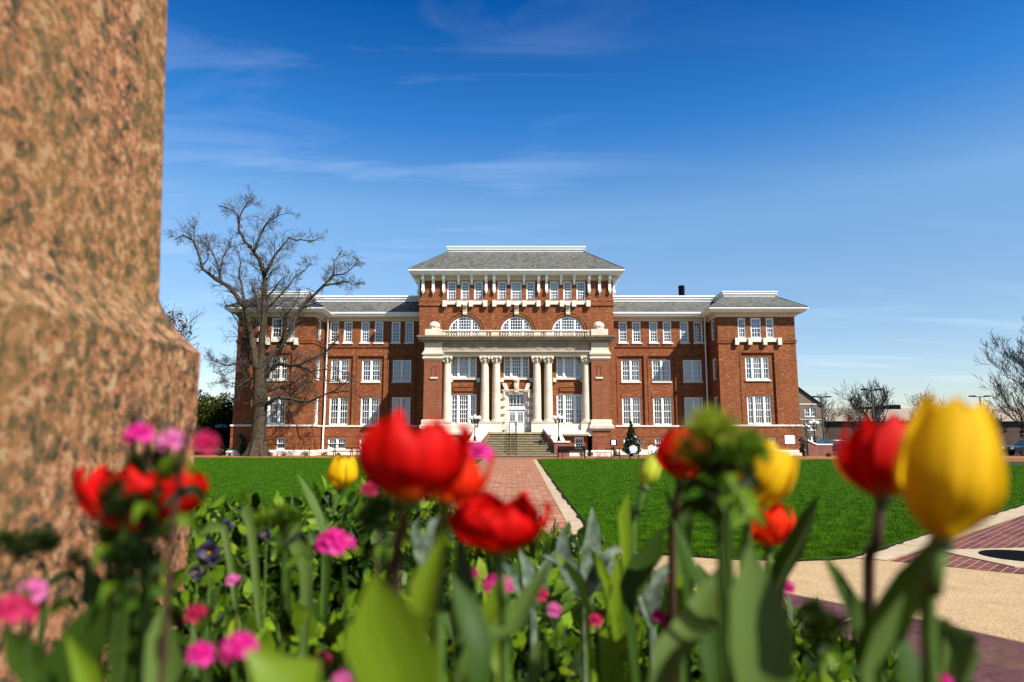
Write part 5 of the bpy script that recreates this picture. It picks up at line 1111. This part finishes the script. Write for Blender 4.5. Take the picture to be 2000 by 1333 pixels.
tulip('small yellow tulip alone in front of the left lawn',(664,958),(674,890),1.15,53,PYEL,.10,.3,[(650,1000,1.15),(636,1050,1.16)],None,[
  ([(632,1060,1.15),(612,990,1.15),(581,926,1.15)],20,'p',(.8,-.5,.1)),([(640,1090,1.1),(622,1060,1.1),(600,1030,1.1)],22,'g')],seed=9,ruf=.6)
tulip('wide open red tulip seen dark against the granite monument',(272,1042),(285,905),.50,222,PRED,.8,1.0,[(250,1120,.51),(225,1290,.53)],STEMD,[
  ([(240,1333,.5),(290,1200,.5),(322,1060,.49)],62,'g',(-.3,-.6,.2)),([(120,1400,.44),(180,1240,.44),(215,1150,.44)],95,'g'),([(260,1300,.5),(190,1180,.5),(165,1080,.5)],48,'g')],seed=10,yaw=.0,ruf=.5,wide=.92)
# leafy tulips that carry no flower in the photo
def leaftuft(label, x, d, leaves):
    f_ = P(x,1250,d); foot = Vector((f_.x,f_.y,ZS)); T = empty('tulip_plant', foot, label, 'plant', 'flowerless tulip leaves'); MB().lathe([(.012,-.01),(.014,.01),(.008,.03)],(0,0,0),8).build('bulb_neck', STEMG, T)
    for L in leaves: leafspec(L, T, foot)
leaftuft('broad pale green tulip leaves rising right of the middle, flowerless',1420,.46,[([(1490,1400,.42),(1478,1240,.42),(1462,1062,.43)],118,'p',(.1,-1,.3)),([(1290,1360,.48),(1355,1230,.5),(1425,1088,.52)],62,'p',(-.5,-.7,.5)),([(1400,1340,.55),(1375,1240,.56),(1380,1150,.57)],50,'g')])
leaftuft('yellow green folded tulip leaves below the path corner',1160,.85,[([(1145,1210,.82),(1130,1140,.82),(1082,1082,.8)],26,'b',(.6,-.6,.3)),([(1190,1180,.9),(1172,1110,.9),(1150,1068,.9)],22,'b'),([(1195,1230,.9),(1240,1140,.92),(1290,1052,.94)],44,'g',(.3,-.2,.9)),([(1175,1290,.85),(1225,1230,.85),(1232,1170,.85)],52,'b',(.2,-.6,.7)),([(1205,1195,.88),(1212,1150,.88),(1208,1085,.88)],38,'b')])
leaftuft('dark tulip leaves between closed red tulip and green buds',1330,.72,[([(1375,1200,.7),(1345,1110,.7),(1310,1010,.72)],46,'g',(.6,-.4,.1)),([(1310,1250,.8),(1322,1170,.8),(1345,1110,.8)],50,'b'),([(1400,1190,.85),(1375,1140,.85),(1362,1100,.85)],36,'p')])
leaftuft('tall tulip leaves crossing below the centre red tulip',905,.5,[([(935,1340,.45),(925,1230,.46),(880,1120,.48)],56,'g',(.4,-.8,.1)),([(985,1330,.55),(960,1270,.56),(975,1200,.57)],40,'b'),([(1035,1333,.6),(1062,1290,.6),(1050,1250,.6)],30,'p')])
leaftuft('pale upright leaves left of the magenta clusters',590,.95,[([(600,1110,.95),(578,1070,.95),(585,1015,.95)],36,'p'),([(560,1100,1.0),(545,1060,1.0),(575,1020,1.0)],26,'g'),([(490,1020,1.1),(478,1005,1.1),(486,982,1.1)],26,'p',(0,-1,.3)),([(440,1040,1.1),(410,1030,1.1),(385,1050,1.1)],22,'p')])
leaftuft('dark narrow leaves at the lower right over the coping',1760,.45,[([(1770,1400,.42),(1765,1280,.43),(1742,1200,.44)],60,'g',(.4,-.8,.2)),([(1960,1500,.3),(1985,1400,.3),(2060,1330,.3)],70,'g',(.2,-.6,.7)),([(1860,1333,.5),(1872,1270,.5),(1845,1205,.5)],66,'p')])
leaftuft('dark curved leaves low in the left corner',150,.5,[([(100,1400,.45),(60,1300,.46),(10,1230,.48)],60,'g'),([(330,1400,.5),(310,1270,.52),(322,1180,.54)],70,'p'),([(200,1400,.42),(170,1310,.42),(130,1240,.42)],46,'b')])

# sweet william: round heads of notched florets
def sweet(label, x, y, d, wpx, mat, n=9, stem_px=(0,120), smat=None, plant=None, calyx=True):
    c_ = P(x,y,d); s0 = P(x+stem_px[0],y+stem_px[1],d*1.03); foot = Vector((s0.x,s0.y,ZS)); Rr = wpx*d/F/2
    T = empty('sweet_william', foot, label, 'flower', 'pink and magenta sweet williams'); stemtube([(0,0,0),s0-foot,c_-foot-Vector((0,0,Rr*.3))], .0017, smat or STEMK, T)
    h = bpy.data.objects.new('flower_head', leafball(c_-foot-Vector((0,0,Rr*.45)), Rr*.55, 60, GRN2)); COL.objects.link(h); h.parent = T
    fr = max(.0075, Rr*.42)
    for k in range(n):
        a = k*2.4; q = math.sqrt((k+.5)/n); dirv = Vector((q*math.cos(a), q*math.sin(a)*1.0-.25, 1.05-q*.75)).normalized(); p = c_-foot+Vector((dirv.x*Rr*.75, dirv.y*Rr*.75, (dirv.z-.6)*Rr*.7))
        if calyx: pass
        m = MB(); ax = dirv; u = ax.orthogonal().normalized(); v = ax.cross(u)
        vs = [p-ax*fr*.25]; 
        for i in range(20):
            t = 2*math.pi*i/20+k; rr = fr*(.72+.28*abs(math.cos(2.5*t)))*(1-.08*math.cos(15*t)); vs.append(p+(u*math.cos(t)+v*math.sin(t))*rr+ax*fr*(.06*math.sin(5*t)))
        m.add(vs,[(0,1+i,1+(i+1)%20) for i in range(20)]); m.build('floret', mat, h)
    for k in range(5):
        z = .15+.17*k; a = k*2.1; b = (s0-foot)*z if z < 1 else (s0-foot); L = .032; ribbon([b, b+Vector((math.cos(a)*L*.6,math.sin(a)*L*.6,.012)), b+Vector((math.cos(a)*L,math.sin(a)*L,.0))], .008, GRN2, T)
    return T
def leafball(c_, r, n, mat, size=None):
    d = rng.normal(size=(n,3)); d /= np.linalg.norm(d,axis=1)[:,None]
    if n > 500:
        k_ = 8; cs = rng.normal(size=(k_,3))*r*np.array((.85,.7,.42)); p = np.array(c_)+cs[rng.integers(0,k_,n)]+d*r*.34*rng.random(n)[:,None]**.4
        d = d*.9+np.array((0,0,.5)); d /= np.linalg.norm(d,axis=1)[:,None]
    else: p = np.array(c_)+d*r*rng.random(n)[:,None]**.4
    t = np.cross(d, rng.normal(size=(n,3))); t /= np.linalg.norm(t,axis=1)[:,None]; L = (size or r*.5)*rng.uniform(.7,1.5,n)[:,None]; w = t*(size or r*.5)*.10
    return npmesh('flower_head', np.stack([p-w, p+w, p+d*L+t*L*.2],1).reshape(-1,3), 3, mat)
def greenhead(label, x, y, d, wpx, mat=None, st=(0,140)):
    c_ = P(x,y,d); s0 = P(x+st[0],y+st[1],d*1.02); foot = Vector((s0.x,s0.y,ZS)); Rr = wpx*d/F/2; T = empty('sweet_william_bud', foot, label, 'flower bud', 'feathery green bud heads')
    stemtube([(0,0,0),s0-foot,c_-foot-Vector((0,0,Rr*.75))],.0018,STEMK,T); h = bpy.data.objects.new('bud_head', leafball(c_-foot, Rr*.72, 900, mat or GRN1, Rr*.46)); COL.objects.link(h); h.parent = T
    for k in range(7): z = .12+.13*k; a = k*2.2; b = (s0-foot).lerp(c_-foot, max(0,z-.5)) if z > .5 else (s0-foot)*(z*2); L = .03; ribbon([b, b+Vector((math.cos(a)*L*.6,math.sin(a)*L*.6,.012)), b+Vector((math.cos(a)*L,math.sin(a)*L,.0))], .008, GRN1 if k%2 else GRN2, T)
random.seed(21)
sweet('pair topped magenta bloom left of two, highest against the granite',275,842,.5,64,PINK,8,(-20,90),STEMD); sweet('pale magenta bloom right of two, highest against the granite',337,855,.5,60,PINKL,8,(-60,90),STEMD)
sweet('faint dusky pink bloom right of the granite, beside the lamp',400,862,.42,44,CRIM,6,(-60,150),STEMD); sweet('big deep magenta bloom cut by the left edge of the photo',22,1183,.42,100,CRIM,10,(30,110)); sweet('dusky pink bloom above the one at the left edge',66,1148,.5,60,PINKL,7,(10,140))
sweet('bright magenta cluster hanging over the left lawn corner',655,1050,.72,92,PINK,12,(20,150)); sweet('magenta bloom peeking out behind the biggest red tulip',932,880,.55,84,PINK,9,(-30,120),STEMD); sweet('small crimson bloom between small yellow and biggest red tulip',720,953,.7,34,CRIM,6,(20,100),STEMD)
sweet('magenta cluster below the open red tulip at the centre',972,1135,.72,74,PINK,12,(0,120)); sweet('small magenta bloom left of the cluster below the centre tulip',918,1118,.72,30,PINK,5,(15,120)); sweet('small crimson bloom right of the cluster below the centre tulip',1055,1158,.75,30,CRIM,5,(10,100)); sweet('tiny dusky bloom right of the cluster, second down',1082,1188,.75,22,PINKL,4,(5,80))
sweet('large magenta bloom at the lower left beside the granite foot',468,1254,.45,78,PINK,9,(0,90)); sweet('small round magenta bloom touching the granite foot',392,1270,.48,46,PINK,6,(10,80)); sweet('pink and white bloom cut by the bottom edge left of centre',678,1322,.5,60,PINKL,8,(5,60)); sweet('small pink bloom in the foliage beside the pansies',456,1130,.85,26,PINKL,5,(5,90)); sweet('dusky pink bloom above the round one at the granite foot',384,1194,.55,34,CRIM,5,(15,90))
sweet('small crimson bloom alone below the silver leaves',1163,1208,.8,22,CRIM,5,(5,80)); sweet('small magenta bloom, upper of two at the lower middle right',1287,1199,.8,24,PINK,5,(5,80)); sweet('small magenta bloom, lower of two at the lower middle right',1304,1211,.8,22,CRIM,5,(5,80)); sweet('tiny magenta bloom right of the broad pale leaves',1538,1145,.8,18,PINK,4,(-10,90)); sweet('magenta bloom cut by the bottom edge below the yellow tulip',1832,1326,.5,42,PINK,6,(0,60)); sweet('small crimson bloom low down left of the broad bright leaf',628,1286,.6,26,CRIM,4,(0,60))
greenhead('feathery lime green bud head, highest and left of the group',1402,842,.46,112,GRN3,(10,160)); greenhead('feathery dark green bud head, right of the group by the yellow tulip',1455,882,.47,104,GRN1,(-30,150)); greenhead('feathery dark green bud head overlapping the closed red tulip',1382,908,.48,66,GRN2,(20,130)); greenhead('feathery dark bud head low on the same stalks',1425,905,.50,70,GRN2,(0,130))
greenhead('soft green bud head rising over the left lawn edge',545,1012,.75,70,GRN1,(10,100)); greenhead('soft green bud head right of the small yellow tulip',735,1000,.6,90,GRN2,(20,120)); greenhead('dark bud head in the lower right shade',1600,1225,.6,90,GRN2,(0,90)); greenhead('olive bud head standing against the granite on the left',215,1060,.6,110,GRN2,(-10,120)); greenhead('dark green bud heads topping the stalk against the granite',282,905,.5,80,GRN2,(-30,150)); greenhead('dark bud head halfway up the shaded stalk before the granite',242,985,.45,86,GRN2,(-10,150)); greenhead('dark bud head lowest on the shaded stalk before the granite',255,1085,.45,66,GRN2,(-10,110)); greenhead('greener bud head against the right end of the wide open red tulip',345,905,.45,46,GRN1,(-50,150))
greenhead('olive bud head at the left beside the granite foot',75,1075,.62,90,GRN2,(10,130))
# lamb's ears
def lambs(label, x, y, d, lv):
    f_ = P(x,y,d); foot = Vector((f_.x,f_.y,ZS)); T = empty('silver_leaf_plant', foot, label, 'plant', 'silver felted leaf plants'); MB().tube([(0,0,0),(0,0,max(.05,f_.z-ZS-.05))],.006,6).build('stem', SILV, T)
    for pts, w in lv: P3 = [P(a,b,c_) for a,b,c_ in pts]; P3 = [Vector((foot.x,foot.y,max(ZS,f_.z-.05)))]+P3; ribbon([p-foot for p in P3], w*.78*P3[-1].y/F, SILV, T, 'leaf', Vector((random.uniform(-.3,.3),-1,.3)), .2, 0, .55)
lambs('silver felted plant with two upright leaves at the path corner',1140,1110,1.15,[([(1105,1100,1.15),(1100,1060,1.15),(1108,1020,1.15)],40),([(1155,1070,1.15),(1158,1040,1.15),(1156,990,1.15)],44),([(1175,1100,1.1),(1200,1075,1.1),(1225,1065,1.1)],34),([(1120,1120,1.1),(1090,1095,1.1),(1060,1085,1.1)],34),([(1180,1120,1.15),(1215,1100,1.15),(1250,1085,1.15)],30)])
lambs('silver felted plant low under the centre red tulip',1040,1130,1.1,[([(1030,1110,1.1),(1020,1090,1.1),(1015,1070,1.1)],34),([(1060,1120,1.1),(1075,1095,1.1),(1088,1070,1.1)],30),([(1000,1120,1.1),(985,1105,1.1),(968,1098,1.1)],28)])
lambs('silver felted plant right of the closed bud, half hidden',1270,1150,1.0,[([(1250,1130,1.0),(1245,1105,1.0),(1258,1080,1.0)],34),([(1285,1135,1.0),(1300,1110,1.0),(1320,1100,1.0)],34),([(1235,1140,1.0),(1210,1120,1.0),(1195,1125,1.0)],30)])
lambs('silver leaf plant between the two large red tulips',830,1060,1.0,[([(840,1040,1.0),(852,1015,1.0),(868,1000,1.0)],30),([(815,1050,1.0),(810,1030,1.0),(820,1010,1.0)],28)])
# pansies
def pansy(label, x, y, d, w):
    f_ = P(x,y,d); foot = Vector((f_.x,f_.y+.03,ZS)); T = empty('pansy', foot, label, 'flower', 'dark violet pansies'); c_ = f_-foot; s = w*d/F/2; stemtube([(0,0,0),c_*.6,c_], .0016, STEMG, T)
    for k,a in enumerate((90,20,160,-50,230)): u = Vector((math.cos(R(a)),-.15,math.sin(R(a)))); ribbon([c_, c_+u*s*.6+Vector((0,-.004,0)), c_+u*s*1.1], s*1.25, VIOL, T, 'petal', Vector((0,-1,.4)), .15, 0, .5)
    MB().ball(c_+Vector((0,-.004,0)), s*.12, 6, 5).build('eye', PYEL, T)
pansy('dark violet pansy, uppermost beside the lawn',444,1028,1.15,26); pansy('large mauve veined pansy below the dark one',410,1080,1.15,46); pansy('dark violet pansy low beside the granite',385,1117,1.1,26); pansy('dark violet pansy right of the mauve one',520,1042,1.2,24)

# soft mass of bedding foliage over the soil
TUFT = leafy('narrow_leaf', (.03,.09,.006), (.12,.21,.02), .35, .5, 6, .2)
def bedding():
    cl = {0:[],1:[],2:[]}; random.seed(31); out = []
    def rows(n, mat, size, zlo, zhi, asp=1.5, near=.6, wd=.38, upb=.25):
        a = rng.uniform(0,2*math.pi,n*4); r = (PR-.45)*np.sqrt(rng.random(n*4)); x = PC.x+r*np.cos(a); y = PC.y+r*np.sin(a); k = (x > -.68)|(y > 1.44); k &= (y > near)&(y < 3.4); x = x[k]; y = y[k]; n_ = min(n,len(x)); x = x[:n_]; y = y[:n_]
        # mounded surface with clumps
        hgt = .25+.08*np.sin(x*7.3+y*3.1)*np.cos(y*6.1-x*2.2)+.06*np.sin(x*17+1)*np.sin(y*15)
        hgt *= np.clip(.55+y*.35,.7,1.12); hgt *= np.clip(.86-.72*x,.28,1.08); hgt *= np.clip((4.0-y)/1.6,.5,1)
        z = ZS+hgt*(zlo+(zhi-zlo)*rng.random(n_)); p = np.stack([x,y,z],1)
        d = rng.normal(size=(n_,3)); d[:,2] = np.abs(d[:,2])*.9+upb; d /= np.linalg.norm(d,axis=1)[:,None]; t = np.cross(d, rng.normal(size=(n_,3))); t /= np.linalg.norm(t,axis=1)[:,None]; s = size*rng.uniform(.6,1.4,n_)[:,None]
        up = np.cross(d,t); L = s*asp; v = np.stack([p, p+d*L*.25+t*s*wd*.8+up*s*.07, p+d*L*.62+t*s*wd*.85+up*s*.1, p+d*L, p+d*L*.62-t*s*wd*.85+up*s*.1, p+d*L*.25-t*s*wd*.8+up*s*.07],1).reshape(-1,3)
        o = bpy.data.objects.new('bedding_foliage', npmesh('bedding_foliage', v, 6, mat)); COL.objects.link(o); return o
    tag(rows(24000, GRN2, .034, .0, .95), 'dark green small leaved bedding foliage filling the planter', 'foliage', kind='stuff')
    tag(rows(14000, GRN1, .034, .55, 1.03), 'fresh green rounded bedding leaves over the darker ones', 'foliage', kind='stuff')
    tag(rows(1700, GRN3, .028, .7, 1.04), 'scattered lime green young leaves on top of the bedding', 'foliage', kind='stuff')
    tag(rows(3200, TUFT, .03, .35, 1.0, 3.2, .6, .16, 1.0), 'narrow upright green leaves standing among the bedding', 'foliage', kind='stuff')
bedding()

# one shared exposure balance: every coloured surface keeps its hue, at the reflectance that suits the brighter exposure
for m_ in bpy.data.materials:
    if m_.name in ('white_paint','cream_paint','milk_glass','white_curtain','window_glass','car_glass','grey_plastic_board'): continue
    k_ = {'pale_limestone':.84,'limestone':.80,'weathered_limestone':.72,'exposed_aggregate':.72,'pale_concrete':.72,'step_concrete':.75,'yellow_petal':.85,'path_brick':.50,'red_petal':1,'red_petal_flame':1,'magenta_petal':.78,'light_pink_petal':.7,'crimson_petal':.8,'bud_petal':.9,'lawn_turf':.70,'grass_blade':.70,'brick':.80,'brick_pier':.66,'pink_granite':.72,'tulip_leaf_bright':.75,'lime_leaf':.8,'fresh_leaf':.80,'dark_leaf':.45,'tulip_leaf_mat':.5,'narrow_leaf':.5,'tulip_leaf_pale':.56}.get(m_.name, .62); t_ = m_.node_tree
    for nd in list(t_.nodes):
        if nd.type in ('BSDF_PRINCIPLED','BSDF_TRANSLUCENT'):
            i_ = nd.inputs[0]
            if i_.links:
                src = i_.links[0].from_socket; x_ = t_.nodes.new('ShaderNodeMixRGB'); x_.blend_type = 'MULTIPLY'; x_.inputs[0].default_value = 1; x_.inputs[2].default_value = (k_,k_,k_,1); t_.links.new(src, x_.inputs[1]); t_.links.new(x_.outputs[0], i_)
